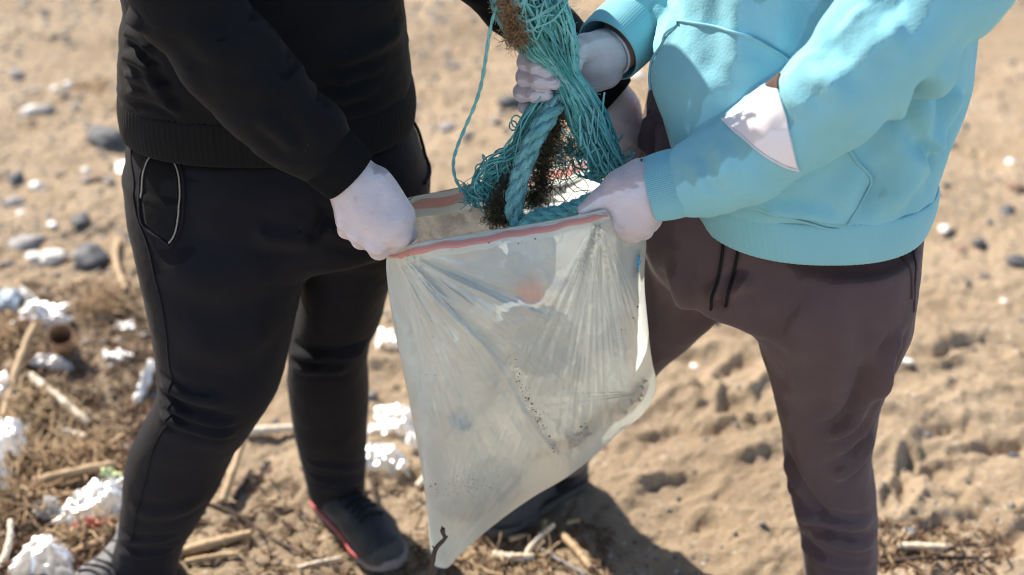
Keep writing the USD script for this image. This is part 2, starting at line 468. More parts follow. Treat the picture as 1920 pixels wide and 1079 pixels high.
mat('sand', {"g": ("geometry", {}),
             "n1": ("noise_texture", {"scale": 1.7, "detail": 6.0, "roughness": 0.6}),
             "r1": ("rgb_ramp", {"ramp": [(0.30, (0.295, 0.216, 0.140)), (0.5, (0.385, 0.288, 0.191)), (0.72, (0.465, 0.358, 0.250))]}),
             "n2": ("noise_texture", {"scale": 260.0, "detail": 4.0, "roughness": 0.7}),
             "r2": ("rgb_ramp", {"ramp": [(0.30, (0.30, 0.28, 0.27)), (0.44, (0.92, 0.92, 0.92)), (0.62, (1.05, 1.04, 1.02)), (0.78, (1.35, 1.32, 1.28))]}),
             "m": ("mix_color", {"blend_type": "multiply", "fac": 0.75, "use_clamp": False}),
             "v": ("voronoi_texture", {"scale": 62.0}), "vb": ("rgb_to_bw", {}), "vr": ("rgb_ramp", {"ramp": [(0.15, (.09, .085, .08)), (0.4, (.22, .18, .15)), (0.6, (.30, .24, .18)), (0.85, (.60, .55, .49))]}), "vm": ("map_range", {"from_min": 0.20, "from_max": 0.32, "to_min": 1.0, "to_max": 0.0, "clamp": True}),
             "k": ("noise_texture", {"scale": 3.0, "detail": 3.0}), "km": ("map_range", {"from_min": 0.36, "from_max": 0.56, "clamp": True}), "kk": ("math", {"math_type": "multiply"}),
             "m2": ("mix_color", {}),
             "n3": ("noise_texture", {"scale": 75.0, "detail": 8.0, "roughness": 0.72}), "b": ("bump", {"strength": 1.0, "distance": 0.016}),
             "p": ("principled_bsdf", {"roughness": 0.95, "specular_ior_level": 0.15})},
    [("g.position", "n1.vector"), ("g.position", "n2.vector"), ("g.position", "n3.vector"), ("g.position", "v.vector"), ("g.position", "k.vector"),
     ("n1.fac", "r1.fac"), ("n2.fac", "r2.fac"), ("r1.color", "m.a"), ("r2.color", "m.b"),
     ("v.distance", "vm.value"), ("k.fac", "km.value"), ("vm.result", "kk.value1"), ("km.result", "kk.value2"), ("kk.value", "m2.fac"), ("m.result", "m2.a"), ("v.color", "vb.color"), ("vb.val", "vr.fac"), ("vr.color", "m2.b"),
     ("m2.result", "p.base_color"), ("n3.fac", "b.height"), ("b.normal", "p.normal")])

# ------------------------------------------------------------------ the sand
_prints = []       # x, y, angle, half length, half width, depth


def add_print(px, py, ang, L, W, d):
    g = ground_at(px, py)
    _prints.append((g[0], g[1], math.radians(ang), L, W, d))


for a in ((1845, 668, 10, .060, .03, .028), (1812, 728, 20, .045, .030, .020), (1385, 712, 60, .075, .04, .03), (1375, 765, 80, .05, .03, .02), (1292, 748, 15, .05, .022, .018),
          (1265, 918, 12, .075, .03, .021), (1440, 868, 15, .06, .02, .009),
          (1760, 890, 30, .05, .03, .02), (1700, 905, 75, .09, .022, .022), (1775, 815, 10, .06, .025, .018), (1855, 845, 12, .08, .02, .02), (1680, 945, 60, .06, .025, .02),
          (1270, 820, 10, .09, .03, .016),
          (1890, 1035, 60, .05, .03, .022), (1780, 1000, 20, .06, .03, .016), (1100, 800, 20, .05, .03, .014), (1250, 790, 30, .09, .045, .014),
          (520, 930, 50, .05, .03, .016), (560, 980, 120, .08, .04, .014), (470, 985, 20, .05, .03, .014), (780, 900, 45, .05, .03, .013), (640, 240, 10, .08, .05, .03)):
    add_print(*a)
_r = np.random.default_rng(11)
for _ in range(150):
    gx, gy = _r.uniform(-2.2, 2.4), _r.uniform(2.0, 6.2)
    _prints.append((gx, gy, _r.uniform(0, 3.14), _r.uniform(.025, .085), _r.uniform(.018, .04), _r.uniform(.006, .022)))


def ground_z(x, y):
    x, y = np.asarray(x, float), np.asarray(y, float)
    P = np.stack([x, y, np.zeros_like(x)], -1)
    z = 0.022 * fbm(P, (2.6, 3.4, 1), 3, 1) + 0.010 * fbm(P, (9, 12, 1), 3, 2) + 0.0078 * fbm(P, (38, 46, 1), 3, 3)
    wob = fbm(P, (6, 6, 1), 2, 4) * 0.10
    z += 0.0042 * fbm(P, (90, 100, 1), 2, 8)
    right = np.clip((x + 0.0) / 0.5, 0, 1) * np.clip((3.6 - y) / 1.0, 0, 1)
    z += 0.0210 * right * (1 - np.abs(fbm(P + np.stack([wob, wob, wob], -1), (3.2, 9.0, 1), 3, 5)) * 2.4)
    left = np.clip((-x - 0.1) / 0.5, 0, 1) * np.clip((4.4 - y) / 1.2, 0, 1)
    z += left * 0.010 * fbm(P, (22, 22, 1), 3, 6)
    for cx, cy, a, L, W, d in _prints:
        dx, dy = x - cx, y - cy
        near = (dx * dx + dy * dy) < (3.2 * L) ** 2
        if not near.any():
            continue
        dx, dy = dx[near], dy[near]
        u = (dx * math.cos(a) + dy * math.sin(a)) / L
        v = (-dx * math.sin(a) + dy * math.cos(a)) / W
        r = np.sqrt(u * u + v * v) + fbm(np.stack([dx, dy, dx * 0], -1) + cx, 40, 2, 9) * 0.22
        z[near] += -d * .62 * (1 - 1 / (1 + np.exp(-(r - 1) * 9))) + d * 0.34 * np.exp(-((r - 1.42) / 0.28) ** 2)
    return z


def gz(x, y):
    return float(ground_z(np.array([x]), np.array([y]))[0])


def on_ground(px, py, lift=0.0):
    p = ground_at(px, py)
    p[2] = gz(p[0], p[1]) + lift
    return p


def line_growing(a, b, s0, rate):
    out, s = [a], s0
    while out[-1] < b:
        out.append(out[-1] + s); s *= rate
    return np.array(out)


xs = np.r_[-line_growing(1.7, 400, .02, 1.35)[::-1], np.arange(-1.69, 1.70, .0085), line_growing(1.7, 400, .02, 1.35)]
ys = np.r_[-line_growing(-1.5, 300, .3, 1.5)[::-1], np.arange(1.55, 1.7, .03), line_growing(1.7, 700, .0062, 1.0078)]
X, Y = np.meshgrid(xs, ys, indexing='ij')
Z = ground_z(X.ravel(), Y.ravel()).reshape(X.shape)
gv = np.stack([X, Y, Z], -1).reshape(-1, 3)
gm = usdkit.mesh(stage, '/World/sand', (gv, gridfaces(len(xs), len(ys))), M['sand'], smooth=True)
tag(gm.GetPrim(), 'pale tan beach sand covered in footprints and pebbles', 'sand', kind='structure')


# ------------------------------------------------------------------ garments
class Garment:
    """A cloth surface: an SDF, plus folds (ridges along lines drawn on its surface) and creases from noise."""

    def __init__(self, f, folds=(), noises=()):
        self.f, self.noises = f, noises
        self.folds = []
        for rows, w, amp in folds:
            P = [self.hit(*r) for r in rows]
            P = np.array([p for p in P if p is not None])
            if len(P) > 1:
                self.folds.append((spline(P, 24) if len(P) > 2 else spline(P, 12), w, amp))

    def hit(self, px, py, t0=0.9, t1=3.4):
        d = ray(px, py)
        t = np.linspace(t0, t1, 500)
        v = self.f(CAM + t[:, None] * d)
        k = np.nonzero(v < 0)[0]
        if len(k) == 0:
            return None
        a, b = t[max(k[0] - 1, 0)], t[k[0]]
        for _ in range(14):
            m = (a + b) / 2
            if self.f((CAM + m * d)[None])[0] < 0: b = m
            else: a = m
        return CAM + b * d

    def near_hit(self, px, py):
        """like hit; beside the silhouette, the surface point nearest to the ray."""
        p = self.hit(px, py)
        if p is not None:
            return p
        d = ray(px, py)
        t = np.linspace(0.9, 3.4, 800)
        v = self.f(CAM + t[:, None] * d)
        i = int(np.argmin(v))
        q = (CAM + t[i] * d)[None]
        for _ in range(6):
            g, fv = grad(self.f, q)
            q = q - g * (fv / np.maximum((g ** 2).sum(1), .05))[:, None]
        return q[0]

    def hits(self, Q, t0=0.9, t1=3.4, N=320):
        """near_hit for many pixels at once."""
        Q = np.asarray(Q, float)
        D = RIGHT * ((Q[:, 0] - 960) / FPX)[:, None] + UP * ((539.5 - Q[:, 1]) / FPX)[:, None] + FWD
        t = np.linspace(t0, t1, N)
        V = self.f((CAM + D[:, None] * t[None, :, None]).reshape(-1, 3)).reshape(len(Q), N)
        neg = V < 0
        ok = neg.any(1)
        k = np.maximum(neg.argmax(1), 1)
        a, b = t[k - 1].copy(), t[k].copy()
        for _ in range(14):
            m = (a + b) / 2
            c = self.f(CAM + D * m[:, None]) < 0
            b = np.where(c, m, b); a = np.where(c, a, m)
        tt = np.where(ok, b, t[V.argmin(1)])
        P = CAM + D * tt[:, None]
        for _ in range(6):
            g, fv = grad(self.f, P)
            P = np.where(ok[:, None], P, P - g * (fv / np.maximum((g ** 2).sum(1), .05))[:, None])
        return P

    def disp(self, P):
        d = np.zeros(len(P))
        for L, w, amp in self.folds:
            lo, hi = L.min(0) - 3.5 * w, L.max(0) + 3.5 * w
            m = ((P > lo) & (P < hi)).all(1)
            if not m.any():
                continue
            q = P[m]
            best, tt = np.full(len(q), 1e9), np.zeros(len(q))
            for i in range(len(L) - 1):
                a, ab = L[i], L[i + 1] - L[i]
                t = np.clip((q - a) @ ab / max(ab @ ab, 1e-12), 0, 1)
                e = ((q - a - t[:, None] * ab) ** 2).sum(1)
                k = e < best
                best[k] = e[k]; tt[k] = (i + t[k]) / (len(L) - 1)
            r = np.sqrt(best) / w
            ends = np.clip(np.minimum(tt, 1 - tt) / 0.22, 0, 1)
            ends = ends * ends * (3 - 2 * ends)
            d[m] += amp * ends * (np.exp(-r * r) - 0.45 * np.exp(-((r - 1.7) / 0.8) ** 2))
        for s, amp, seed in self.noises:
            n = fbm(P, s, 3, seed)
            d += amp * n
        return d

    def place(self, P, off=0.0):
        g, _ = grad(self.f, P)
        n = g / np.maximum(np.linalg.norm(g, axis=1, keepdims=True), 1e-9)
        return P + n * (self.disp(P) + off)[:, None]

    def mesh(self, lo, hi, h):
        v, f = nets(self.f, lo, hi, h)
        n = vnormals(v, f)
        return v + n * self.disp(v)[:, None], f

    def line(self, rows, n, off=0.0, closed=False):
        P = np.array([self.near_hit(*r) for r in rows])
        P = spline(P, n, closed)
        for _ in range(3):
            g, fv = grad(self.f, P)
            P = P - g * (fv / np.maximum((g ** 2).sum(1), .05))[:, None]
        return self.place(P, off)

    def seam(self, rows, r, n=60, off=0.0, sides=5, closed=False):
        p = self.line(rows, n, off, closed)
        return tube(p[:-1] if closed else p, r, sides, closed)

    def patch(self, top, bottom, n, m, off, thick=0.002):
        """A sheet of cloth lying on the garment between two lines of pixels."""
        u = np.linspace(0, 1, m)
        def res(l):
            l = np.array(l, float)
            d = np.r_[0, np.cumsum(np.linalg.norm(np.diff(l, axis=0), axis=1))]
            return np.stack([np.interp(u * d[-1], d, l[:, i]) for i in (0, 1)], 1)
        a, b = res(top), res(bottom)
        w = np.linspace(0, 1, n)[:, None, None]
        Q = a[None] * (1 - w) + b[None] * w
        P = self.place(self.hits(Q.reshape(-1, 2)), off)
        f = gridfaces(n, m)
        nn = vnormals(P, f)
        if ((P - CAM) * nn).sum() > 0:
            f = f[:, ::-1]
        return shell(P, f, thick + off * 0.9)


def ribbed_cuff(p0, p1, r0, r1, ribs, depth, mat_pts=40, wall=0.003):
    """A ribbed knit cuff from p0 to p1, open at the hand end."""
    ax = (p1 - p0) / np.linalg.norm(p1 - p0)
    u = np.cross(ax, [0.3, 0.2, 1.0]); u /= np.linalg.norm(u); w = np.cross(ax, u)
    m = ribs * 4
    a = np.arange(m) / m * 2 * np.pi
    prof = []
    for t in np.linspace(0, 1, 14):
        r = r0 + (r1 - r0) * t
        if t < .06: r -= .003 * (1 - t / .06)
        bul = 0.0022 * math.sin(math.pi * t)
        prof.append((t, r + bul))
    prof += [(1.012, r1 - .0012), (1.0, r1 - wall), (.55, r1 - wall - .001)]
    rows = []
    for t, r in prof:
        rr = r + depth * np.cos(a * ribs)
        rows.append(p0 + ax * t * np.linalg.norm(p1 - p0) + rr[:, None] * (np.cos(a)[:, None] * u + np.sin(a)[:, None] * w))
    return np.vstack(rows), gridfaces(len(prof), m, True)


def ring_band(loft, z0, z1, ribs, depth, grow, bulge=0.006, plane=(0, 0)):
    """A knit band around a lofted trunk between the heights z0 < z1, tilted by plane = (dz/dx, dz/dy)."""
    m = ribs * 3
    a = np.arange(m) / m * 2 * np.pi
    rows = []
    prof = [(1.0, -.012), (1.0, -.002), (.93, .001)] + [(t, .001 + bulge * math.sin(math.pi * t)) for t in np.linspace(.85, .06, 9)] + [(.0, -.001), (-.01, -.006), (.1, -.012)]
    for t, off in prof:
        z = z0 + (z1 - z0) * t
        cx, cy, A, B = [float(q) for q in loft.at(z)]
        rr = grow + off + depth * np.cos(a * ribs)
        c, s = np.cos(a), np.sin(a)
        n = loft.n
        k = (np.abs(c) ** n + np.abs(s) ** n) ** (-1 / n)
        x, y = cx + (A * k + rr) * c, cy + (B * k + rr) * s
        rows.append(np.stack([x, y, z + plane[0] * (x - cx) + plane[1] * (y - cy)], 1))
    v = np.vstack(rows)
    return v, gridfaces(len(prof), m, True)[:, ::-1]


def hand(chains, lo_pad=0.03, h=0.0022, k=0.007, noise=0.0006, seed=0):
    """A gloved hand as one surface. chains: (rows of (px, py, Y, radius in m), blend)."""
    fs, allp = [], []
    for rows in chains:
        p = pts(rows)
        allp.append(p)
        fs.append((chain(p, [r[3] for r in rows], 0.006)))
    P = np.vstack(allp)

    def f(Q):
        d = fs[0](Q)
        for i, g in enumerate(fs[1:]):
            d = smin(d, g(Q), k)
        return d
    v, fa = nets(f, P.min(0) - lo_pad, P.max(0) + lo_pad, h)
    n = vnormals(v, fa)
    return (v + n * (noise * fbm(v, 120, 3, seed) + noise * 1.2 * fbm(v, (45, 45, 45), 2, seed + 5))[:, None], fa), f


def shoe(owner, name, heel, toe, upper_mat, sole_mat, stripe_mat, L=0.285, lace_mat='black_cord', label=None):
    """A trainer from heel to toe (ground points)."""
    heel, toe = np.array(heel, float), np.array(toe, float)
    d = toe - heel; d[2] = 0; d /= np.linalg.norm(d)
    s = np.array([-d[1], d[0], 0])
    base = np.array([heel[0], heel[1], min(heel[2], 0.02)])
    W = lambda x, y, z: base + np.multiply.outer(x, d) + np.multiply.outer(y, s) + np.multiply.outer(z, [0, 0, 1.0])
    prof = [(0, .0), (.004, .022), (.03, .034), (.09, .036), (.15, .040), (.20, .049), (.24, .046), (.27, .03), (L, .0)]
    px_ = [p[0] for p in prof]
    out = PchipInterpolator(px_, [p[1] for p in prof])
    t = np.linspace(0, 1, 40); xx = L * (1 - np.cos(np.pi * t)) / 2
    oy = np.r_[out(xx), -out(xx[::-1])[1:-1] * 0.93]
    ox = np.r_[xx, xx[::-1][1:-1]]
    rows = []
    for z, g in ((0.0, -.004), (.004, 0), (.018, .002), (.026, .001), (.028, -.006)):
        sc = 1 + g / .05
        rise = .012 * np.clip((ox - .22) / .06, 0, 1) ** 2
        rows.append(W((ox - L / 2) * (1 + g / .14) + L / 2, oy * sc, np.full_like(ox, z) + rise))
    m = len(ox)
    v = np.vstack(rows + [W(np.array([L / 2]), np.array([0.]), np.array([0.028])), W(np.array([L / 2]), np.array([0.]), np.array([0.0]))])
    fa = gridfaces(5, m, True)
    kk = np.arange(m); k2 = (kk + 1) % m
    fa = np.vstack([fa, np.stack([kk + 4 * m, k2 + 4 * m, np.full(m, 5 * m)], 1), np.stack([k2, kk, np.full(m, 5 * m + 1)], 1)])[:, ::-1]
    A = chain([(.04, 0, .055), (.10, 0, .058), (.17, 0, .050), (.245, 0, .042)], [.034, .035, .038, .030], .02)
    B = chain([(.045, 0, .06), (.055, 0, .105)], [.034, .037], .02)
    C = chain([(.20, .012, .036), (.235, -.01, .034)], [.034, .034], .02)

    def f(P):
        q = P * np.array([1, .92, 1])
        g = smin(smin(A(q), B(q), .03), C(q), .03)
        g = smax(g, .022 - P[:, 2], .004)
        return smax(g, P[:, 2] - .118 + .15 * np.clip(P[:, 0] - .05, 0, 1), .006)
    uv, uf = nets(f, (-.01, -.07, .01), (L + .02, .07, .14), .004)
    uv = uv + vnormals(uv, uf) * (.0012 * fbm(uv, 60, 2, 3))[:, None]
    up = part(owner, name, (W(uv[:, 0], uv[:, 1], uv[:, 2]), uf), upper_mat, label=label)
    part(up, 'sole', (v, fa), sole_mat, smooth=40)
    sx = np.linspace(.02, .22, 30)
    for sg_ in (1, -1):
        part(up, 'stripe', tube(W(sx, sg_ * (out(sx) + .001), np.full_like(sx, .0245)), .0028, 5), stripe_mat)
    Rg = Garment(lambda P: f(np.stack([(P - base) @ d, (P - base) @ s, P[:, 2] - base[2]], 1)))
    for i in range(6 if lace_mat else 0):
        x = .105 + i * .019
        yy = np.linspace(-.026, .026, 9)
        zz = np.array([_top(f, x + .004 * math.sin(i), y) for y in yy])
        part(up, 'lace', tube(W(np.full(9, x) + .006 * np.sin(yy * 60 + i), yy, zz + .002), .003, 5), lace_mat)
    return up


def _top(f, x, y):
    z = np.linspace(.14, .02, 120)
    v = f(np.stack([np.full_like(z, x), np.full_like(z, y), z], 1))
    k = np.nonzero(v < 0)[0]
    return z[k[0]] if len(k) else .03


# ================================================================== the person in black (viewer's left)
L_torso = ZLoft(rows_px([(345, 262, 770, 1.90, .150), (262, 240, 775, 1.90, .168), (200, 234, 776, 1.90, .172), (150, 231, 770, 1.90, .175), (100, 231, 765, 1.90, .178), (60, 233, 760, 1.90, .178), (0, 238, 756, 1.90, .175)],
                        [(1.22, -.370, 1.90, .205, .165), (1.34, -.352, 1.90, .205, .145), (1.45, -.340, 1.90, .190, .12), (1.52, -.335, 1.905, .11, .085), (1.56, -.333, 1.905, .07, .065)]), n=2.35)
L_hem_z = 0.975
p, r = chainpx([(340, -2, 1.625, 92), (430, 108, 1.615, 92), (500, 186, 1.61, 87), (556, 240, 1.605, 76), (592, 270, 1.602, 66), (604, 282, 1.602, 56)])
L_armR = np.vstack([[(-.545, 1.86, 1.45), (-.49, 1.75, 1.32)], p]); L_armRr = np.r_[.085, .074, r]
p, r = chainpx([(905, -60, 1.93, 66), (965, 0, 1.925, 63), (1040, 80, 1.91, 58), (1105, 145, 1.89, 52)])
L_armL = np.vstack([[(-.145, 1.88, 1.455), (-.10, 1.92, 1.31)], p]); L_armLr = np.r_[.092, .072, r]
fa_, fb_ = chain(L_armR, L_armRr, .02), chain(L_armL, L_armLr, .02)


def L_upper(P):
    t = smax(L_torso(P), L_hem_z - P[:, 2] + .0 * P[:, 0], .012)
    return smin(smin(t, fa_(P), .018), fb_(P), .03)


L_sweater = Garment(L_upper, folds=[
    ([(560, 165), (640, 150), (720, 120), (768, 90)], .010, 0.0098), ([(560, 195), (640, 185), (720, 160), (772, 130)], .011, 0.0112), ([(580, 215), (650, 212), (720, 195), (774, 165)], .009, 0.0084),
    ([(600, 130), (690, 95), (755, 50)], .012, 0.0084), ([(236, 60), (262, 75), (290, 105)], .010, 0.0112), ([(232, 105), (262, 118), (300, 150)], .010, 0.0126), ([(232, 140), (270, 150), (330, 185)], .010, 0.0126),
    ([(235, 165), (280, 178), (350, 215)], .009, 0.0098), ([(240, 40), (262, 50), (280, 70)], .009, 0.0084),
    ([(400, 60), (470, 130), (520, 190)], .020, 0.0070), ([(540, 200), (575, 245), (590, 270)], .010, 0.0056), ([(480, 210), (530, 255), (560, 285)], .012, 0.0070),
    ([(330, 30), (400, 110), (430, 190)], .016, 0.0056)],
    noises=[((14, 14, 22), .0035, 3), ((40, 40, 60), .0012, 5), ((9, 9, 34), .0034, 6)])

L_pelvis = ZLoft(rows_px([(470, 420, 700, 1.86, .10), (430, 300, 770, 1.87, .140), (380, 256, 794, 1.88, .160), (330, 246, 798, 1.89, .168), (290, 243, 790, 1.895, .168), (250, 243, 778, 1.90, .160), (225, 250, 770, 1.90, .155)]), n=2.3, cap=.04)
L_legR = ZLoft(rows_px([(330, 246, 590, 1.86, .120), (420, 251, 598, 1.83, .125), (500, 266, 576, 1.81, .122), (560, 278, 563, 1.80, .117), (610, 287, 550, 1.795, .112), (660, 294, 540, 1.79, .108), (700, 298, 532, 1.785, .104), (745, 294, 512, 1.785, .096),
                        (790, 270, 480, 1.79, .090), (850, 242, 440, 1.80, .085), (910, 232, 412, 1.805, .080), (970, 226, 376, 1.815, .073), (1020, 218, 346, 1.825, .064), (1060, 208, 334, 1.83, .060), (1090, 204, 330, 1.835, .058)]), cap=.012)
L_legL = ZLoft(rows_px([(330, 560, 797, 1.92, .120), (420, 556, 788, 1.93, .118), (480, 562, 752, 1.94, .112), (540, 562, 730, 1.95, .106), (600, 550, 712, 1.965, .096), (640, 543, 694, 1.975, .088), (668, 542, 690, 1.98, .086), (720, 540, 691, 2.0, .088), (770, 548, 691, 2.02, .085),
                        (830, 558, 688, 2.04, .074), (880, 570, 686, 2.055, .062), (912, 578, 684, 2.065, .058), (930, 584, 684, 2.07, .056)]), cap=.012)


def L_lower(P):
    return smin(smin(L_legR(P), L_legL(P), .012), L_pelvis(P), .035)


L_trousers = Garment(L_lower, folds=[
    ([(300, 742), (330, 768), (380, 790), (450, 792), (505, 765)], .010, 0.0121), ([(298, 770), (330, 792), (390, 812), (450, 812)], .010, 0.0108), ([(298, 716), (330, 735), (375, 750), (430, 752)], .012, 0.0081),
    ([(545, 655), (600, 668), (650, 662), (692, 640)], .010, 0.0135), ([(545, 685), (600, 695), (660, 690), (692, 672)], .009, 0.0081),
    ([(585, 440), (560, 452), (520, 450), (470, 440)], .014, 0.0081), ([(600, 420), (640, 440), (690, 445)], .014, 0.0068), ([(610, 380), (604, 420), (575, 460)], .008, -0.0081),
    ([(222, 1030), (270, 1040), (330, 1028)], .008, 0.0081), ([(226, 1005), (270, 1015), (345, 1000)], .008, 0.0054), ([(575, 890), (630, 905), (684, 895)], .009, 0.0095), ([(568, 862), (630, 878), (686, 868)], .009, 0.0068),
    ([(300, 480), (400, 520), (520, 500)], .03, 0.0081), ([(330, 620), (420, 650), (520, 610)], .03, 0.0068), ([(240, 950), (300, 965), (390, 930)], .014, 0.0054)],
    noises=[((9, 9, 12), .0035, 11), ((34, 34, 40), .0010, 12)])

o = on_ground(430, 1000)
P1 = thing('person', 'person in black sweater and black trousers, gripping the bag rim with a white glove', 'person', (o[0], o[1], 0))
W1R = at(664, 342, 1.598); W1L = at(1150, 190, 1.88)


def L_body_f(P):
    d = smin(L_upper(P) + .022, L_lower(P) + .02, .03)
    d = smin(d, smax(L_torso(P) + .022, .80 - P[:, 2], .01), .03)
    d = smin(d, chain([L_armR[-2], W1R], [.03, .028])(P), .02)
    d = smin(d, chain([L_armL[-2], W1L], [.03, .026])(P), .02)
    d = smin(d, chain([(-0.332, 1.905, 1.510), (-0.320, 1.885, 1.620)], [.062, .056])(P), .04)
    d = smin(d, chain([(-0.315, 1.885, 1.660), (-0.311, 1.880, 1.740)], [.078, .088])(P), .03)
    d = smin(d, chain([(-0.300, 1.822, 1.635), (-0.310, 1.850, 1.680)], [.036, .055])(P), .03)
    d = smin(d, chain([(-0.295, 1.786, 1.685), (-0.300, 1.792, 1.720)], [.013, .008])(P), .012)
    for sx in (-1, 1):
        d = smin(d, chain([(-.313 + sx * .088, 1.885, 1.67), (-.313 + sx * .092, 1.89, 1.71)], [.012, .016])(P), .012)
    return d


part(P1, 'body', nets(L_body_f, (-.75, 1.5, .05), (.25, 2.2, 1.88), .012), 'skin')
hv, hf = nets(lambda P: smax(chain([(-.315, 1.895, 1.69), (-.311, 1.885, 1.75)], [.088, .097])(P), (1.855 - P[:, 1]) + (1.72 - P[:, 2]) * .6, .02), (-.47, 1.73, 1.56), (-.16, 2.03, 1.88), .008)
part(P1, 'hair', (hv + vnormals(hv, hf) * (.005 * fbm(hv, 60, 2, 1))[:, None], hf), 'hair')
part(P1, 'sweater', L_sweater.mesh((-.72, 1.45, .90), (.24, 2.15, 1.60), .0045), 'black_jersey')
part(P1, 'hem_band', ring_band(L_torso, .921, .992, 150, .0006, .0, .002), 'black_rib')
part(P1, 'cuff', ribbed_cuff(L_armR[-2] + (L_armR[-2] - at(656, 331, 1.60)) * .0, at(656, 331, 1.60), .0435, .0410, 84, .0007), 'black_rib')
part(P1, 'cuff', ribbed_cuff(at(1098, 138, 1.893), at(1150, 186, 1.88), .043, .039, 50, .0008), 'black_rib')
part(P1, 'trousers', L_trousers.mesh((-.84, 1.62, .02), (-.08, 2.2, 1.02), .0045), 'black_trouser')
part(P1, 'side_seam', L_trousers.seam([(249, 268), (252, 330), (256, 400), (274, 450), (292, 520), (308, 600), (318, 680), (322, 768), (300, 815), (277, 880), (258, 955), (246, 1015)], .0016, 160, .0006), 'black_trouser')
pk = [(300, 284), (282, 298), (270, 330), (267, 380), (272, 420), (296, 440), (320, 458), (334, 420), (340, 370), (338, 325), (322, 295)]
part(P1, 'pocket', L_trousers.patch([(300, 286), (272, 320), (268, 380), (274, 420), (318, 455)], [(304, 286), (326, 300), (336, 340), (336, 390), (322, 455)], 24, 50, .0018), 'black_rib')
part(P1, 'pocket_edge', L_trousers.seam([(318, 456), (328, 440), (336, 400), (339, 350), (333, 315), (318, 294), (300, 284), (284, 296), (272, 325), (266, 372)], .0011, 80, .0028), 'pale_thread')
part(P1, 'pocket_welt', L_trousers.seam([(320, 462), (334, 440), (344, 400), (346, 350), (340, 315), (322, 290), (300, 278), (280, 270)], .0026, 80, .001), 'black_trouser')
part(P1, 'pocket_welt', L_trousers.seam([(318, 460), (296, 445), (268, 420), (262, 370), (266, 330), (278, 296), (276, 268)], .0024, 80, .001), 'black_trouser')
part(P1, 'pocket_edge', L_trousers.seam([(775, 215), (790, 260), (797, 300), (793, 345)], .003, 30, .003), 'black_trouser')

# gloved fist on the rim (his right hand), knuckles to the viewer's lower left
h1, h1f = hand([
    [(640, 315, 1.60, .033), (668, 345, 1.598, .034)],
    [(664, 338, 1.597, .033), (690, 375, 1.594, .034), (700, 395, 1.592, .033)],
    [(650, 350, 1.598, .026), (656, 392, 1.594, .022)], [(705, 345, 1.597, .024), (738, 400, 1.593, .026)],
    [(690, 385, 1.593, .034), (728, 415, 1.592, .034)],
    [(660, 385, 1.592, .022), (650, 416, 1.588, .0135), (650, 430, 1.605, .012), (664, 428, 1.632, .011)],
    [(680, 400, 1.590, .024), (674, 436, 1.584, .0155), (677, 449, 1.604, .013), (690, 444, 1.634, .012)],
    [(706, 412, 1.588, .026), (705, 454, 1.580, .0165), (711, 467, 1.602, .0145), (722, 458, 1.634, .013)],
    [(738, 415, 1.588, .026), (748, 440, 1.584, .0165), (742, 455, 1.604, .015), (740, 448, 1.634, .013)],
    [(715, 360, 1.603, .022), (752, 405, 1.606, .017), (762, 438, 1.607, .014), (752, 452, 1.622, .0125)]], k=.008)
part(P1, 'glove', h1, 'latex')
# his left hand, behind the net, holding the far rim
h4, _ = hand([
    [(1140, 172, 1.88, .030), (1158, 205, 1.878, .033)], [(1158, 205, 1.878, .034), (1172, 250, 1.872, .036)],
    [(1150, 215, 1.875, .026), (1150, 262, 1.862, .022)],
    [(1180, 250, 1.868, .024), (1186, 285, 1.858, .014), (1180, 305, 1.868, .012), (1166, 304, 1.886, .011)],
    [(1170, 255, 1.865, .024), (1172, 296, 1.853, .0145), (1166, 316, 1.864, .0125), (1152, 312, 1.884, .011)],
    [(1158, 258, 1.862, .024), (1155, 298, 1.850, .0145), (1148, 316, 1.862, .0125), (1138, 310, 1.882, .011)],
    [(1148, 250, 1.862, .022), (1138, 290, 1.850, .0140), (1132, 306, 1.862, .0120), (1124, 300, 1.882, .011)],
    [(1144, 215, 1.888, .020), (1124, 255, 1.892, .0145), (1118, 285, 1.890, .012)]], k=.008, seed=4)
part(P1, 'glove', h4, 'latex')
shoe(P1, 'shoe', on_ground(600, 938), on_ground(735, 1066), 'shoe_black', 'sole_pale', 'red_rubber', label='black trainer with red stripe along its sole')
a_ = on_ground(280, 1068)
shoe(P1, 'shoe', a_ + np.array([.03, .03, 0]), a_ + np.array([-.12, -.22, 0]), 'shoe_grey', 'sole_pale', 'sole_pale', lace_mat='sole_dark', label='grey trainer')
q_ = at(636, 925, 2.066)
part(P1, 'sock', tube(np.array([[q_[0] - .006, q_[1] + .012, .05], [q_[0], q_[1], q_[2] + .06]]), .046, 16), 'black_rib')
q_ = at(268, 1085, 1.835)
part(P1, 'sock', tube(np.array([[q_[0], q_[1], .04], [q_[0], q_[1], q_[2] + .05]]), .050, 16), 'black_rib')

# ================================================================== the person in the blue hoodie (viewer's right)
R_torso = ZLoft(rows_px([(470, 1330, 1708, 1.70, .150), (440, 1318, 1716, 1.70, .158), (400, 1302, 1724, 1.70, .166), (350, 1285, 1740, 1.70, .17), (300, 1268, 1754, 1.70, .172), (250, 1250, 1772, 1.70, .172), (200, 1236, 1792, 1.70, .17), (160, 1226, 1806, 1.70, .168),
                         (120, 1226, 1815, 1.70, .166), (60, 1244, 1824, 1.705, .16), (0, 1268, 1828, 1.71, .155)],
                        [(1.26, .420, 1.72, .195, .145), (1.32, .425, 1.72, .19, .13), (1.38, .425, 1.715, .165, .11), (1.43, .42, 1.71, .10, .08), (1.47, .415, 1.70, .068, .062)]), n=2.3)
R_hem_z = .922
p, r = chainpx([(1563, 176, 1.50, 94), (1480, 240, 1.515, 86), (1398, 297, 1.53, 79), (1330, 325, 1.545, 71), (1296, 338, 1.552, 63), (1285, 343, 1.553, 54)])
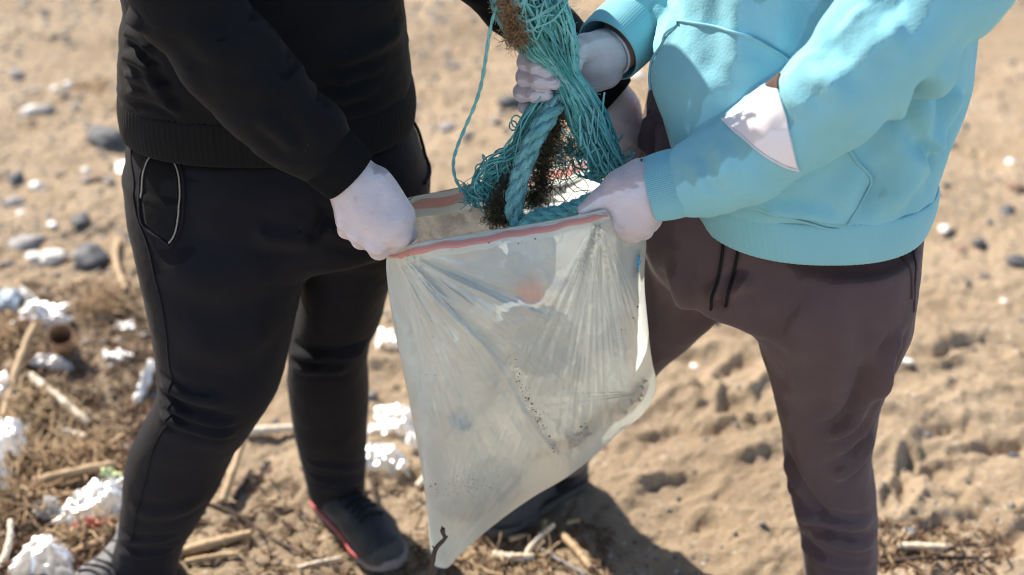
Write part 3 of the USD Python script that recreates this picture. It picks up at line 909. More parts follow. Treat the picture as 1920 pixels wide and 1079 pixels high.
R_armL = np.vstack([[(.585, 1.60, 1.335), (.515, 1.555, 1.255), (.445, 1.52, 1.175)], p]); R_armLr = np.r_[.092, .086, .076, r]
p, r = chainpx([(1310, -50, 1.90, 84), (1258, -10, 1.87, 82), (1218, 22, 1.845, 76), (1204, 34, 1.838, 68)])
R_armR = np.vstack([[(.275, 1.82, 1.335)], p]); R_armRr = np.r_[.085, r]
fc_, fd_ = chain(R_armL, R_armLr, .02), chain(R_armR, R_armRr, .02)


def R_upper(P):
    t = smax(R_torso(P), R_hem_z - P[:, 2], .012)
    return smin(smin(t, fc_(P), .022), fd_(P), .03)


R_hoodie_folds = [
    ([(1590, 20), (1640, 60), (1700, 72)], .020, 0.0117), ([(1560, 50), (1590, 95), (1660, 118)], .018, 0.0104), ([(1510, 95), (1540, 140), (1590, 165)], .017, 0.0104), ([(1478, 130), (1490, 175), (1520, 215)], .016, 0.0078),
    ([(1490, 200), (1620, 155), (1740, 55), (1820, -30)], .030, 0.0091), ([(1530, 330), (1640, 240), (1750, 120)], .024, 0.0065), ([(1340, 265), (1350, 310), (1340, 350)], .014, 0.0065),
    ([(1300, 290), (1315, 340), (1330, 385)], .012, 0.0052),
    ([(1400, -30), (1385, 60), (1395, 150)], .022, 0.0078), ([(1465, -30), (1455, 50), (1470, 110)], .020, 0.0078),
    ([(1775, 90), (1730, 230), (1690, 400)], .024, 0.0221), ([(1800, 160), (1745, 300), (1700, 440)], .018, 0.0182), ([(1690, 200), (1680, 300), (1660, 420)], .020, 0.0182), ([(1738, 150), (1712, 270), (1676, 430)], .013, -0.0143),
    ([(1640, 270), (1610, 340), (1560, 400)], .02, 0.0065), ([(1420, 395), (1500, 400), (1580, 420)], .014, 0.0065), ([(1700, 255), (1740, 290), (1760, 320)], .010, -0.0091),
    ([(1175, 20), (1200, 60), (1205, 105)], .014, 0.0065), ([(1215, 0), (1240, 50), (1235, 100)], .014, 0.0078), ([(1250, -10), (1262, 30), (1250, 90)], .012, 0.0065)]
R_hoodie_noise = [((7, 7, 7), .0048, 21), ((15, 15, 15), .0036, 22), ((24, 24, 6), .0034, 23)]
R_hoodie = Garment(R_upper, R_hoodie_folds, R_hoodie_noise)
R_front = Garment(lambda P: smax(R_torso(P), R_hem_z - P[:, 2], .012), (), R_hoodie_noise)
R_front.folds = R_hoodie.folds

R_pelvis = ZLoft(rows_px([(560, 1300, 1600, 1.72, .10), (520, 1240, 1690, 1.73, .145), (470, 1212, 1704, 1.735, .158), (400, 1206, 1715, 1.745, .160), (320, 1196, 1705, 1.76, .158), (260, 1198, 1695, 1.775, .150), (215, 1206, 1690, 1.785, .145), (150, 1215, 1690, 1.79, .14)]), n=2.3, cap=.04)
R_legL = ZLoft(rows_px([(440, 1400, 1712, 1.69, .135), (500, 1385, 1714, 1.68, .135), (560, 1374, 1712, 1.68, .132), (600, 1400, 1706, 1.685, .125), (640, 1420, 1686, 1.69, .118), (690, 1436, 1662, 1.70, .108), (740, 1452, 1646, 1.705, .10), (790, 1462, 1640, 1.71, .094),
                        (840, 1470, 1632, 1.715, .090), (900, 1478, 1640, 1.72, .088), (960, 1490, 1642, 1.725, .084), (1020, 1502, 1642, 1.73, .078), (1079, 1511, 1638, 1.735, .070), (1150, 1522, 1632, 1.745, .062), (1200, 1526, 1624, 1.75, .058)]), cap=.012)
R_legR = ZLoft(rows_px([(430, 1208, 1420, 1.80, .120), (480, 1205, 1395, 1.815, .118), (540, 1190, 1372, 1.84, .112), (600, 1135, 1310, 1.87, .104), (660, 1082, 1250, 1.905, .096), (720, 1050, 1205, 1.94, .090), (790, 1015, 1155, 2.01, .080), (840, 994, 1116, 2.075, .066), (868, 986, 1096, 2.105, .056)]), cap=.012)


def R_lower(P):
    return smin(smin(R_legL(P), R_legR(P), .012), R_pelvis(P), .035)


R_trousers = Garment(R_lower, folds=[
    ([(1652, 650), (1640, 720), (1600, 790), (1540, 830)], .014, 0.0180), ([(1648, 740), (1620, 800), (1560, 850)], .012, 0.0150), ([(1690, 610), (1660, 690), (1648, 760)], .012, 0.0150), ([(1636, 800), (1610, 860), (1550, 900)], .014, 0.0120),
    ([(1475, 880), (1510, 950), (1580, 985), (1640, 975)], .011, 0.0135), ([(1478, 910), (1515, 985), (1580, 1020), (1640, 1015)], .011, 0.0120), ([(1500, 1000), (1540, 1045), (1640, 1055)], .010, 0.0120), ([(1470, 840), (1500, 920), (1540, 1000)], .012, 0.0120),
    ([(1420, 650), (1445, 720), (1462, 780)], .014, 0.0090), ([(1560, 560), (1570, 680), (1560, 800)], .020, 0.0105), ([(1500, 560), (1510, 660), (1500, 780)], .024, 0.0090), ([(1330, 565), (1370, 540), (1420, 530)], .012, 0.0090),
    ([(1345, 585), (1360, 545), (1385, 500)], .008, -0.0090), ([(1225, 210), (1215, 250), (1212, 295)], .010, 0.0150), ([(1245, 225), (1240, 260), (1238, 295)], .009, 0.0120), ([(1250, 480), (1270, 540), (1250, 620)], .016, 0.0105)],
    noises=[((9, 9, 7), .0045, 31), ((30, 30, 24), .0012, 32), ((26, 26, 7), .0030, 33)])

o = on_ground(1400, 1040)
P2 = thing('person', 'person in light blue hoodie and brown sweatpants, holding net and bag in white gloves', 'person', (o[0], o[1], 0))
W2L = at(1222, 360, 1.556); W2R = at(1140, 104, 1.765)


def R_body_f(P):
    d = smin(R_upper(P) + .03, R_lower(P) + .026, .03)
    d = smin(d, smax(R_torso(P) + .04, .80 - P[:, 2], .01), .03)
    d = smin(d, chain([R_armL[-2], W2L], [.032, .027])(P), .02)
    d = smin(d, chain([R_armR[-1], at(1176, 74, 1.805), at(1152, 94, 1.782), at(1138, 104, 1.768)], [.036, .034, .0305, .026])(P), .02)
    d = smin(d, chain([(.415, 1.70, 1.42), (.395, 1.665, 1.53)], [.060, .054])(P), .04)
    d = smin(d, chain([(.385, 1.66, 1.57), (.375, 1.645, 1.65)], [.076, .086])(P), .03)
    d = smin(d, chain([(.345, 1.605, 1.545), (.36, 1.63, 1.59)], [.034, .053])(P), .03)
    d = smin(d, chain([(.315, 1.578, 1.595), (.322, 1.583, 1.63)], [.013, .008])(P), .012)
    for sx in (-1, 1):
        d = smin(d, chain([(.383 + sx * .06, 1.655 - sx * .06, 1.58), (.383 + sx * .064, 1.66 - sx * .062, 1.62)], [.012, .016])(P), .012)
    return d


part(P2, 'body', nets(R_body_f, (.0, 1.4, -.05), (.75, 2.25, 1.78), .010), 'skin')
hv, hf = nets(lambda P: smax(chain([(.39, 1.668, 1.60), (.38, 1.655, 1.655)], [.086, .095])(P), (P[:, 0] - .39) * -.75 + (P[:, 1] - 1.63) * -.65 + (1.63 - P[:, 2]) * .6, .02), (.2, 1.5, 1.46), (.55, 1.82, 1.80), .008)
part(P2, 'hair', (hv + vnormals(hv, hf) * (.005 * fbm(hv, 60, 2, 1))[:, None], hf), 'hair')
hood = part(P2, 'hoodie', R_hoodie.mesh((.02, 1.35, .84), (.75, 2.0, 1.50), .0042), 'blue_fleece')
part(P2, 'hem_band', ring_band(R_torso, .868, .934, 130, .0004, .0, .003), 'blue_rib')
part(P2, 'hood', nets(lambda P: np.maximum(chain([(.30, 1.75, 1.42), (.42, 1.80, 1.40), (.52, 1.68, 1.42)], [.05, .06, .05], .03)(P), 0 * P[:, 0] - 1), (.2, 1.6, 1.3), (.62, 1.92, 1.52), .01), 'blue_fleece')
part(hood, 'pocket', R_front.patch([(1277, 40), (1340, 50), (1400, 66), (1440, 86), (1480, 112), (1540, 190), (1590, 268), (1637, 345)], [(1277, 42), (1240, 92), (1227, 130), (1230, 170), (1262, 262), (1310, 372), (1440, 396), (1590, 420)], 60, 70, .0035), 'blue_fleece')
part(hood, 'seam', R_front.seam([(1277, 40), (1340, 50), (1400, 66), (1440, 86), (1482, 114)], .0022, 60, .004), 'blue_rib')
part(hood, 'seam', R_front.seam([(1277, 40), (1242, 90), (1227, 128), (1228, 168)], .0020, 40, .004), 'blue_rib')
part(hood, 'seam', R_front.seam([(1585, 262), (1604, 300), (1637, 345), (1612, 385), (1588, 420)], .0022, 60, .004), 'blue_rib')
part(hood, 'seam', R_front.seam([(1330, 372), (1420, 385), (1500, 410), (1600, 442), (1660, 440)], .0018, 60, .002), 'blue_rib')
part(hood, 'sleeve_panel', R_hoodie.patch([(1357, 226), (1385, 196), (1418, 172), (1440, 163), (1463, 166)], [(1360, 228), (1400, 262), (1440, 292), (1470, 308), (1496, 316)], 44, 50, .0022), 'white_panel', label='white triangular panel on the sleeve')
part(hood, 'sleeve_panel', R_hoodie.patch([(1436, 160), (1450, 150), (1468, 140)], [(1440, 166), (1455, 168), (1466, 170)], 16, 20, .0026), 'brown_panel', label='brown panel on the sleeve above the white one')
part(hood, 'seam', R_hoodie.seam([(1355, 225), (1378, 246), (1400, 263), (1440, 293), (1470, 309), (1497, 317)], .0013, 50, .0026), 'white_panel')
part(hood, 'seam', R_hoodie.seam([(1463, 164), (1470, 200), (1480, 250), (1497, 318)], .0012, 40, .0012), 'blue_rib')
part(P2, 'cuff', ribbed_cuff(at(1292, 338, 1.552), at(1219, 356, 1.556), .0440, .0425, 104, .0006), 'blue_rib')
part(P2, 'cuff', ribbed_cuff(at(1206, 30, 1.840), at(1140, 94, 1.776), .0500, .0505, 90, .0003), 'blue_rib')
part(P2, 't_shirt', ring_band(ZLoft(rows_px([(330, 1262, 1700, 1.755, .15), (275, 1258, 1700, 1.76, .155), (240, 1244, 1700, 1.765, .155), (200, 1230, 1690, 1.77, .15)])), .885, .985, 60, .0006, .004), 'white_cotton')
part(P2, 'trousers', R_trousers.mesh((.0, 1.48, .0), (.72, 2.25, 1.10), .0045), 'brown_fleece')
part(P2, 'side_seam', R_trousers.seam([(1712, 430), (1716, 500), (1712, 585)], .0018, 50, .001), 'brown_fleece')
part(P2, 'pocket_edge', R_trousers.seam([(1690, 440), (1698, 490), (1710, 560)], .0028, 40, .001), 'brown_fleece')
part(P2, 'drawstring', R_trousers.seam([(1357, 455), (1352, 495), (1342, 540), (1334, 578)], .0024, 40, .004), 'black_cord')
part(P2, 'drawstring', R_trousers.seam([(1385, 462), (1378, 500), (1368, 540), (1360, 575)], .0024, 40, .004), 'black_cord')

# his left hand pinching the rim: thumb above, fingers under it
h2, h2f = hand([
    [(1226, 356, 1.556, .036), (1205, 362, 1.556, .036)], [(1208, 345, 1.556, .034), (1176, 356, 1.554, .030)],
    [(1205, 380, 1.556, .034), (1182, 400, 1.555, .031)], [(1200, 365, 1.552, .032), (1172, 382, 1.550, .027)],
    [(1194, 345, 1.556, .028), (1156, 356, 1.553, .0195), (1126, 374, 1.547, .0135), (1096, 392, 1.543, .0095)],
    [(1186, 402, 1.550, .026), (1166, 414, 1.546, .0185), (1138, 413, 1.552, .0125), (1116, 409, 1.566, .0105)],
    [(1190, 412, 1.556, .025), (1176, 428, 1.556, .0165), (1152, 424, 1.574, .0125), (1134, 412, 1.588, .011)],
    [(1200, 415, 1.565, .024), (1188, 434, 1.566, .015), (1166, 428, 1.588, .0125), (1146, 412, 1.60, .011)],
    [(1212, 408, 1.578, .022), (1206, 430, 1.582, .0135), (1188, 424, 1.602, .0115), (1170, 412, 1.612, .010)]], k=.009, seed=9)
part(P2, 'glove', h2, 'latex')
# his right hand closed around the net
NETY = 1.70
h3, h3f = hand([
    [(1137, 103, 1.766, .033), (1126, 108, 1.764, .036)], [(1132, 100, 1.765, .034), (1108, 112, 1.758, .032)], [(1128, 128, 1.768, .032), (1100, 142, 1.765, .028)],
    [(1125, 92, 1.758, .027), (1098, 92, 1.742, .0205), (1080, 100, 1.722, .0155), (1076, 124, 1.700, .012)],
    [(1108, 108, 1.768, .024), (1045, 102, 1.775, .015), (988, 113, 1.745, .0125), (986, 117, 1.712, .0120), (1008, 126, 1.690, .0112), (1027, 134, 1.682, .0100)],
    [(1104, 128, 1.772, .023), (1040, 128, 1.782, .015), (986, 143, 1.745, .0128), (985, 145, 1.708, .0124), (1012, 151, 1.684, .0115), (1040, 155, 1.676, .0104)],
    [(1100, 146, 1.775, .022), (1036, 152, 1.782, .014), (980, 172, 1.745, .0125), (980, 174, 1.710, .0122), (1004, 177, 1.688, .0112), (1024, 178, 1.682, .0100)],
    [(1098, 160, 1.778, .020), (1040, 178, 1.782, .012), (992, 198, 1.752, .0105), (984, 201, 1.732, .0100)]], k=.0025, seed=14)
part(P2, 'glove', h3, 'latex')
a_ = np.linspace(0, 2 * np.pi, 40, endpoint=False)
cc, dd = at(1146, 98, 1.770), (at(1150, 94, 1.782) - at(1128, 108, 1.765)); dd /= np.linalg.norm(dd)
u_ = np.cross(dd, [0, 0, 1]); u_ /= np.linalg.norm(u_); w_ = np.cross(dd, u_)
part(P2, 'glove_hem', tube(cc + .0335 * (np.cos(a_)[:, None] * u_ + np.sin(a_)[:, None] * w_), .0022, 6, True), 'latex')
shoe(P2, 'shoe', on_ground(1092, 905) + np.array([0, .01, 0]), on_ground(925, 992), 'shoe_black', 'sole_dark', 'sole_dark', label='dark trainer on the leg behind the bag')
q_ = at(1042, 872, 2.112)
part(P2, 'sock', tube(np.array([[q_[0], q_[1], .05], [q_[0], q_[1], q_[2] + .05]]), .044, 16), 'black_rib')
q_ = at(1575, 1200, 1.75)
part(P2, 'sock', tube(np.array([[q_[0], q_[1], .05], [q_[0], q_[1], q_[2] + .05]]), .044, 16), 'black_rib')
a_ = at(1575, 1200, 1.75)
shoe(P2, 'shoe', np.array([a_[0] + .03, a_[1] + .05, 0]), np.array([a_[0] - .11, a_[1] - .2, 0]), 'shoe_black', 'sole_dark', 'sole_dark')

# ================================================================== the rubbish bag
T_F = [(738, 464, 1.602), (760, 460, 1.585), (800, 452, 1.568), (870, 441, 1.552), (950, 428, 1.542), (1040, 412, 1.536), (1105, 399, 1.530), (1136, 392, 1.533), (1152, 393, 1.560), (1176, 400, 1.61), (1192, 408, 1.665)]
T_B = [(738, 464, 1.602), (742, 400, 1.64), (756, 376, 1.68), (830, 358, 1.75), (900, 343, 1.80), (980, 322, 1.84), (1060, 302, 1.862), (1135, 290, 1.872), (1166, 302, 1.855), (1188, 350, 1.77), (1192, 408, 1.665)]
B_L = [(738, 464, 1.602), (724, 492, 1.612), (728, 545, 1.63), (738, 610, 1.645), (754, 690, 1.655), (774, 790, 1.66), (790, 880, 1.665), (801, 960, 1.67), (806, 1020, 1.67), (814, 1060, 1.67)]
B_R = [(1192, 408, 1.665), (1212, 450, 1.67), (1208, 520, 1.68), (1214, 600, 1.69), (1223, 680, 1.70), (1231, 718, 1.715), (1229, 738, 1.72)]
B_B = [(814, 1060, 1.67), (834, 1066, 1.665), (862, 1040, 1.66), (930, 982, 1.67), (1000, 932, 1.68), (1060, 897, 1.69), (1102, 866, 1.70), (1162, 812, 1.71), (1208, 774, 1.72), (1229, 738, 1.72)]


def curve(rows):
    r = np.array(rows, float)
    d = np.r_[0, np.cumsum(np.linalg.norm(np.diff(r[:, :2], axis=0), axis=1))]
    c = [PchipInterpolator(d / d[-1], r[:, i]) for i in range(3)]
    return lambda t: np.stack([q(t) for q in c], -1)


cTF, cTB, cL, cR, cB = (curve(x) for x in (T_F, T_B, B_L, B_R, B_B))


def bag_sheet(u, v, back=False):
    """The film at (u across, v down) as (px, py, Y), then the place's point; the sheets meet at the sides and at the bottom seam."""
    T = cTB if back else cTF
    c00, c10, c01, c11 = T(0.0), T(1.0), cB(0.0), cB(1.0)
    U, V = u[..., None], v[..., None]
    Q = (1 - V) * T(u) + V * cB(u) + (1 - U) * cL(v) + U * cR(v) - ((1 - U) * (1 - V) * c00 + U * (1 - V) * c10 + (1 - U) * V * c01 + U * V * c11)
    x, y, Yd = Q[..., 0], Q[..., 1], Q[..., 2]
    side = np.sin(np.pi * np.clip(u, 0, 1)) ** 0.75
    down = np.clip(v, 0, 1)
    belly = side * (0.098 * np.sin(np.pi * np.clip(down, 0, 1) ** 0.85) ** 0.9)
    P3 = np.stack([x / 100, y / 100, np.full_like(x, 3.0 if back else 0.0)], -1)
    d = belly + side * 0.014 * fbm(P3, 1.1, 3, 40) * np.sin(np.pi * down)
    edge = np.clip(np.minimum(np.minimum(u, 1 - u) * 8, np.minimum(v * 14, (1 - v) * 8)), 0, 1)
    # tension folds from the two hands, from the bottom corner, and the long diagonal crease

    def fan(cx, cy, a0, a1, freq, amp, reach, seed):
        ddx, ddy = x - cx, y - cy
        D = np.hypot(ddx, ddy)
        A = np.degrees(np.arctan2(ddy, ddx))
        win = np.clip((A - a0) / 10, 0, 1) * np.clip((a1 - A) / 10, 0, 1)
        n = fbm(np.stack([A * freq / 60, D / 400, 0 * A + seed], -1), 2.0, 3, seed)
        w = 1 - 2 * np.abs(n)
        return amp * win * np.exp(-D / reach) * (1 - np.exp(-D / 25)) * (w * 1.6 - .7)
    d2 = fan(738, 464, 12, 86, 6, .0066, 360, 51) + fan(1122, 400, 62, 122, 12, .0062, 280, 52) + fan(822, 1062, -92, -25, 8, .0050, 130, 53) + fan(1229, 735, 165, 260, 9, .005, 160, 54)
    lx, ly = 1046 - 770, 850 - 486
    ll = math.hypot(lx, ly)
    t = ((x - 770) * lx + (y - 486) * ly) / ll ** 2
    q = ((x - 770) * ly - (y - 486) * lx) / ll + 8 * np.sin(t * 9)
    on = np.clip(t / .2, 0, 1) * np.clip((1.06 - t) / .2, 0, 1)
    d2 = d2 + on * (.0065 * np.exp(-(q / 7) ** 2) - .0045 * np.exp(-((q - 15) / 10) ** 2) + .004 * np.exp(-((q + 26) / 12) ** 2))
    cr = fbm(P3 + fbm(P3, 2.0, 2, 3)[..., None] * .3, 3.2, 4, 60)
    d2 = d2 + .0024 * (np.abs(cr) * -2 + .5) * np.clip(down * 2, .2, 1) + .0006 * fbm(P3, 7, 3, 61)
    for bx, by, br, ba in ((862, 797, 66, .006), (855, 548, 46, .006), (995, 560, 60, .004), (860, 935, 60, .010), (1150, 700, 90, .014), (1010, 760, 80, .010), (930, 640, 90, .010)):
        d2 = d2 + ba * np.exp(-(((x - bx) ** 2 + (y - by) ** 2) / br ** 2) ** 1.5)
    d = d + d2 * edge
    Yf = Yd + (d if back else -d)
    D_ = RIGHT * ((x - 960) / FPX)[..., None] + UP * ((539.5 - y) / FPX)[..., None] + FWD
    return CAM + D_ * (Yf / D_[..., 1])[..., None]


bo = on_ground(960, 1000)
BAG = thing('rubbish_bag', 'translucent white plastic rubbish bag with red drawstring, held open and full of rubbish', 'bag', (0.0, 1.66, 0.28))
uu = np.linspace(0, 1, 260)
vv = np.r_[np.linspace(0, .04, 12)[:-1], np.linspace(.04, 1, 250)]
Ug, Vg = np.meshgrid(uu, vv, indexing='ij')
BF = bag_sheet(Ug, Vg)
BBk = bag_sheet(Ug[::2, ::2], Vg[::2, ::2], True)
part(BAG, 'front_sheet', (BF.reshape(-1, 3), gridfaces(*Ug.shape)), 'bag_film')
part(BAG, 'back_sheet', (BBk.reshape(-1, 3), gridfaces(*Ug[::2, ::2].shape)[:, ::-1]), 'bag_film')
_fp = np.stack(pix(BF.reshape(-1, 3)), -1)
_ft = cKDTree(_fp)


def film_Y(px, py):
    return float(BF.reshape(-1, 3)[_ft.query([px, py])[1], 1])


def strip(u0, u1, v0, v1, back, off, n=140, m=5):
    U, V = np.meshgrid(np.linspace(u0, u1, n), np.linspace(0, 1, m), indexing='ij')
    w = np.clip(np.minimum(U - u0, u1 - U) / .05, .35, 1)
    mid = (v0 + v1) / 2 + .003 * np.sin(U * 23) + .002 * np.sin(U * 51)
    P = bag_sheet(U, np.clip(mid + (V - .5) * (v1 - v0) * w, 0, 1), back)
    P[..., 1] += off - .0012 * np.sin(np.pi * V)
    return P.reshape(-1, 3), gridfaces(n, m)


part(BAG, 'drawstring', strip(.01, .872, .013, .042, False, -.0030), 'red_band')
part(BAG, 'drawstring', strip(.16, .90, .018, .050, True, -.0030), 'red_band')
part(BAG, 'hem', strip(.0, .875, .0, .066, False, -.0016), 'bag_film')
part(BAG, 'hem', strip(.14, .95, .0, .075, True, -.0016), 'bag_film')
part(BAG, 'rim_roll', tube(bag_sheet(np.linspace(.02, .87, 120), np.full(120, .004)) + [0, -.002, 0], .0016, 6), 'bag_film')
# the loop of the drawstring standing up from the far rim
tp = spline(pts([(884, 350, 1.785), (892, 335, 1.78), (899, 320, 1.775), (910, 321, 1.775), (914, 327, 1.775)]), 20)
tw = np.linspace(0, 1, 20)
tv = np.stack([tp + np.array([.004, 0, .001]) * s_ for s_ in (-1, 1)], 1).reshape(-1, 3) + .001 * np.sin(np.arange(40) * .9)[:, None]
part(BAG, 'drawstring_loop', shell(tv, gridfaces(20, 2), .0012), 'red_tie')
tp = spline(pts([(914, 333, 1.78), (924, 326, 1.785), (930, 329, 1.785)]), 10)
tv = np.stack([tp + np.array([.003, 0, .002]) * s_ for s_ in (-1, 1)], 1).reshape(-1, 3)
part(BAG, 'drawstring_loop', shell(tv, gridfaces(10, 2), .0012), 'red_tie')


def crumpled(c, r, seed, squash=(1, 1, 1), sub=4, amp=.45):
    """A crumpled lump of film or paper: a ball dented along creases."""
    s = trimesh.creation.icosphere(sub, 1.0)
    v = np.array(s.vertices)
    n = 1 - np.abs(fbm(v + seed * 3.1, 1.6, 3, seed)) * 2.2 * amp - np.abs(fbm(v * 1.0 + seed, 4.5, 2, seed + 3)) * .8 * amp
    v = v * n[:, None] * r * np.array(squash)
    return v + np.asarray(c), np.array(s.faces)


def bottle_mesh(a, b, r, neck=.0155, sides=28):
    """Body and cap of a crushed drinks bottle lying from its base a to its mouth b."""
    a, b = np.asarray(a, float), np.asarray(b, float)
    ax = b - a; Ln = np.linalg.norm(ax); ax = ax / Ln
    u = np.cross(ax, [0, .2, 1.0]); u /= np.linalg.norm(u); w = np.cross(ax, u)
    th = np.arange(sides) / sides * 2 * np.pi

    def lathe(prof, dent=0):
        rows = []
        for t, rr in prof:
            q = rr * (1 + dent * fbm(np.stack([np.cos(th) * 1.4, np.sin(th) * 1.4, np.full(sides, t * 7)], -1), 1.6, 2, 8))
            rows.append(a + ax * t * Ln + q[:, None] * (np.cos(th)[:, None] * u + np.sin(th)[:, None] * w))
        return np.vstack(rows), gridfaces(len(prof), sides, True)
    body = lathe([(.015, .001), (.0, r * .7), (.02, r * .97)] + [(t, r * (1 - .05 * (k % 2))) for k, t in enumerate(np.linspace(.08, .6, 13))] + [(.68, r * .95), (.76, r * .75), (.84, r * .45), (.90, neck), (.94, neck)], .12)
    cap = lathe([(.93, neck * 1.0), (.93, neck * 1.25), (.995, neck * 1.22), (1.0, neck * 1.1), (1.0, .0005)])
    return body, cap


def bottle(name, label, a, b, r, body_mat, cap_mat, group=None):
    t = thing(name, label, 'bottle', (np.asarray(a) + np.asarray(b)) / 2, group)
    bo_, ca_ = bottle_mesh(a, b, r)
    part(t, 'bottle_body', bo_, body_mat)
    if cap_mat:
        part(t, 'cap', ca_, cap_mat)
    return t


def film_in(px, py):
    """The film's point at a pixel and the direction from it into the bag, over the size of a bottle cap."""
    near_ = BF.reshape(-1, 3)[_ft.query([px, py], 500)[1]]
    c = near_.mean(0)
    n = np.linalg.svd(near_ - c)[2][2]
    n = n * np.sign(n[1])
    return c + n * max(0, ((near_ - c) @ n).max()), n


def facing_bottle(name, label, px, py, r, cap, deep):
    c, n = film_in(px, py)
    bottle(name, label, c + n * (deep + .16), c + n * deep, r, 'clear_plastic', cap)


def inside(px, py, deep):
    return at(px, py, film_Y(px, py) + deep)


facing_bottle('plastic_bottle', 'clear bottle with blue cap facing out through the lower left of the bag', 862, 797, .040, 'cap_blue', .003)
facing_bottle('plastic_bottle', 'clear bottle with orange cap showing through the upper middle of the bag', 995, 552, .034, 'cap_orange', .003)
for k, (px, py, deep, r_, sq, m_, lab) in enumerate((
        (855, 548, .045, .034, (1, .8, 1), 'white_film', 'pale crumpled film seen through the bag below the fist'),
        (1000, 640, .075, .062, (1.2, .7, 1), 'foam_blue', 'grey blue crumpled packaging in the middle of the bag'),
        (930, 900, .050, .048, (1.2, .8, .9), 'foam_blue', 'grey crumpled wrapper low in the bag above the pale paper'),
        (868, 940, .040, .040, (1.2, .8, 1), 'paper_white', 'pale crumpled paper in the bottom corner of the bag'),
        (1140, 720, .060, .060, (1.1, .7, 1), 'white_film', 'large pale crumpled film in the right of the bag'),
        (1040, 800, .055, .050, (1.3, .8, .8), 'white_film', 'crumpled film at the lower right of the bag'),
        (840, 1022, .028, .022, (.8, .7, 1.2), 'stone_grey', 'grey rag in the very tip of the bag'),
        (1182, 492, .030, .022, (.7, .7, 1.3), 'cap_blue', 'blue scrap showing at the upper right edge of the bag'),
        (930, 520, .070, .050, (1.4, .7, .9), 'foam_blue', 'grey blue film near the top of the bag'))):
    single('crumpled_wrapper', crumpled(inside(px, py, deep + r_ * .3), r_, 20 + k, sq, 4), m_, lab, 'wrapper')

# dirt caught on the film along the long crease and near the seams
_d = np.random.default_rng(91)
dl = []
for (x0, y0), (x1, y1), n_, sp in (((958, 672), (985, 745), 40, 5), ((985, 745), (1046, 852), 90, 5), ((1086, 820), (1102, 792), 26, 3), ((800, 925), (925, 905), 60, 13), ((795, 473), (1010, 448), 26, 4), ((1150, 660), (1200, 560), 10, 8), ((770, 690), (840, 720), 5, 8)):
    for k in range(n_):
        t = _d.random()
        p_ = at(x0 + (x1 - x0) * t + _d.normal(0, sp), y0 + (y1 - y0) * t + _d.normal(0, sp * .6), 1.6)
        px_, py_ = pix(p_)
        c = at(px_, py_, film_Y(px_, py_) - .0012)
        s_ = trimesh.creation.icosphere(0, 1.0)
        dl.append((np.array(s_.vertices) * (_d.uniform(.0003, .0010, 3) * (2.4 if _d.random() < .12 else 1)) * [1.2, .4, 1] + c, np.array(s_.faces)))
part(BAG, 'dirt', join(dl), 'stone_brown', smooth=False, kind='stuff')

# ================================================================== the tangle of fishing net
_n = np.random.default_rng(23)
NET = thing('fishing_net', 'tangled teal fishing net with thick rope and brown weed, held over the bag', 'fishing net', at(1050, 400, 1.68))
pyk = [-330, -190, -80, 0, 50, 95, 130, 170, 220, 270, 320]
lfk = PchipInterpolator(pyk, [960, 930, 918, 920, 938, 972, 1020, 1044, 1060, 1084, 1116])
rtk = PchipInterpolator(pyk, [1080, 1085, 1070, 1062, 1078, 1084, 1084, 1112, 1142, 1158, 1180])
dpk = PchipInterpolator(pyk, [.05, .045, .042, .038, .034, .026, .019, .020, .026, .030, .030])


def strand(s0, d0, y0, y1, wander, n=46, rad=.00105, seed=0):
    py = np.linspace(y0, y1, n)
    t = np.linspace(0, 1, n)
    ph = _n.uniform(0, 6.28, 4)
    s = s0 + wander * (np.sin(t * 5 + ph[0]) * .6 + np.sin(t * 11 + ph[1]) * .3)
    d = d0 + wander * (np.sin(t * 6 + ph[2]) * .6 + np.sin(t * 13 + ph[3]) * .3)
    k = np.maximum(1, np.hypot(s, d) / 1.0)
    s, d = s / k, d / k
    x = (lfk(py) + rtk(py)) / 2 + s * (rtk(py) - lfk(py)) / 2 + 1.6 * np.sin(t * 60 + ph[0] * 9) * _n.uniform(.2, 1) + _n.normal(0, .5, n)
    Yd = NETY - .012 + d * dpk(py) + _n.normal(0, .0005, n)
    P = np.array([at(a, b, c) for a, b, c in zip(x, py, Yd)])
    r = np.full(n, rad) * (1 + .18 * np.sin(t * 170 + ph[1]))
    for _ in range(_n.integers(0, 3)):
        r[_n.integers(2, n - 2)] *= 1.9
    return P, r


bins = {'twine': [], 'twine_dark': [], 'rope': []}
for i in range(250):
    a = _n.uniform(0, 2 * np.pi); q = math.sqrt(_n.uniform(.12, 1.0))
    y1 = 335 - abs(_n.normal(0, 28)) if _n.random() < .75 else _n.uniform(170, 300)
    P, r = strand(q * math.cos(a), q * math.sin(a), _n.uniform(-330, -200) if _n.random() < .7 else _n.uniform(-60, 90), y1, _n.uniform(.12, .6), rad=_n.uniform(.0011, .0021))
    if _n.random() < .35 and y1 > 230:      # the end turns back up in a loop
        e = P[-1]; sgn = _n.choice([-1, 1])
        w = _n.uniform(.006, .016)
        lp = e + np.array([[sgn * w * (1 - math.cos(q_)), _n.normal(0, .001), -w * .9 * math.sin(q_)] for q_ in np.linspace(.3, 3.1, 12)])
        P = np.vstack([P, lp]); r = np.r_[r, np.full(12, r[-1])]
    bins['twine_dark' if _n.random() < .34 else ('twine' if _n.random() < .7 else 'rope')].append(tube(P, r, 5))
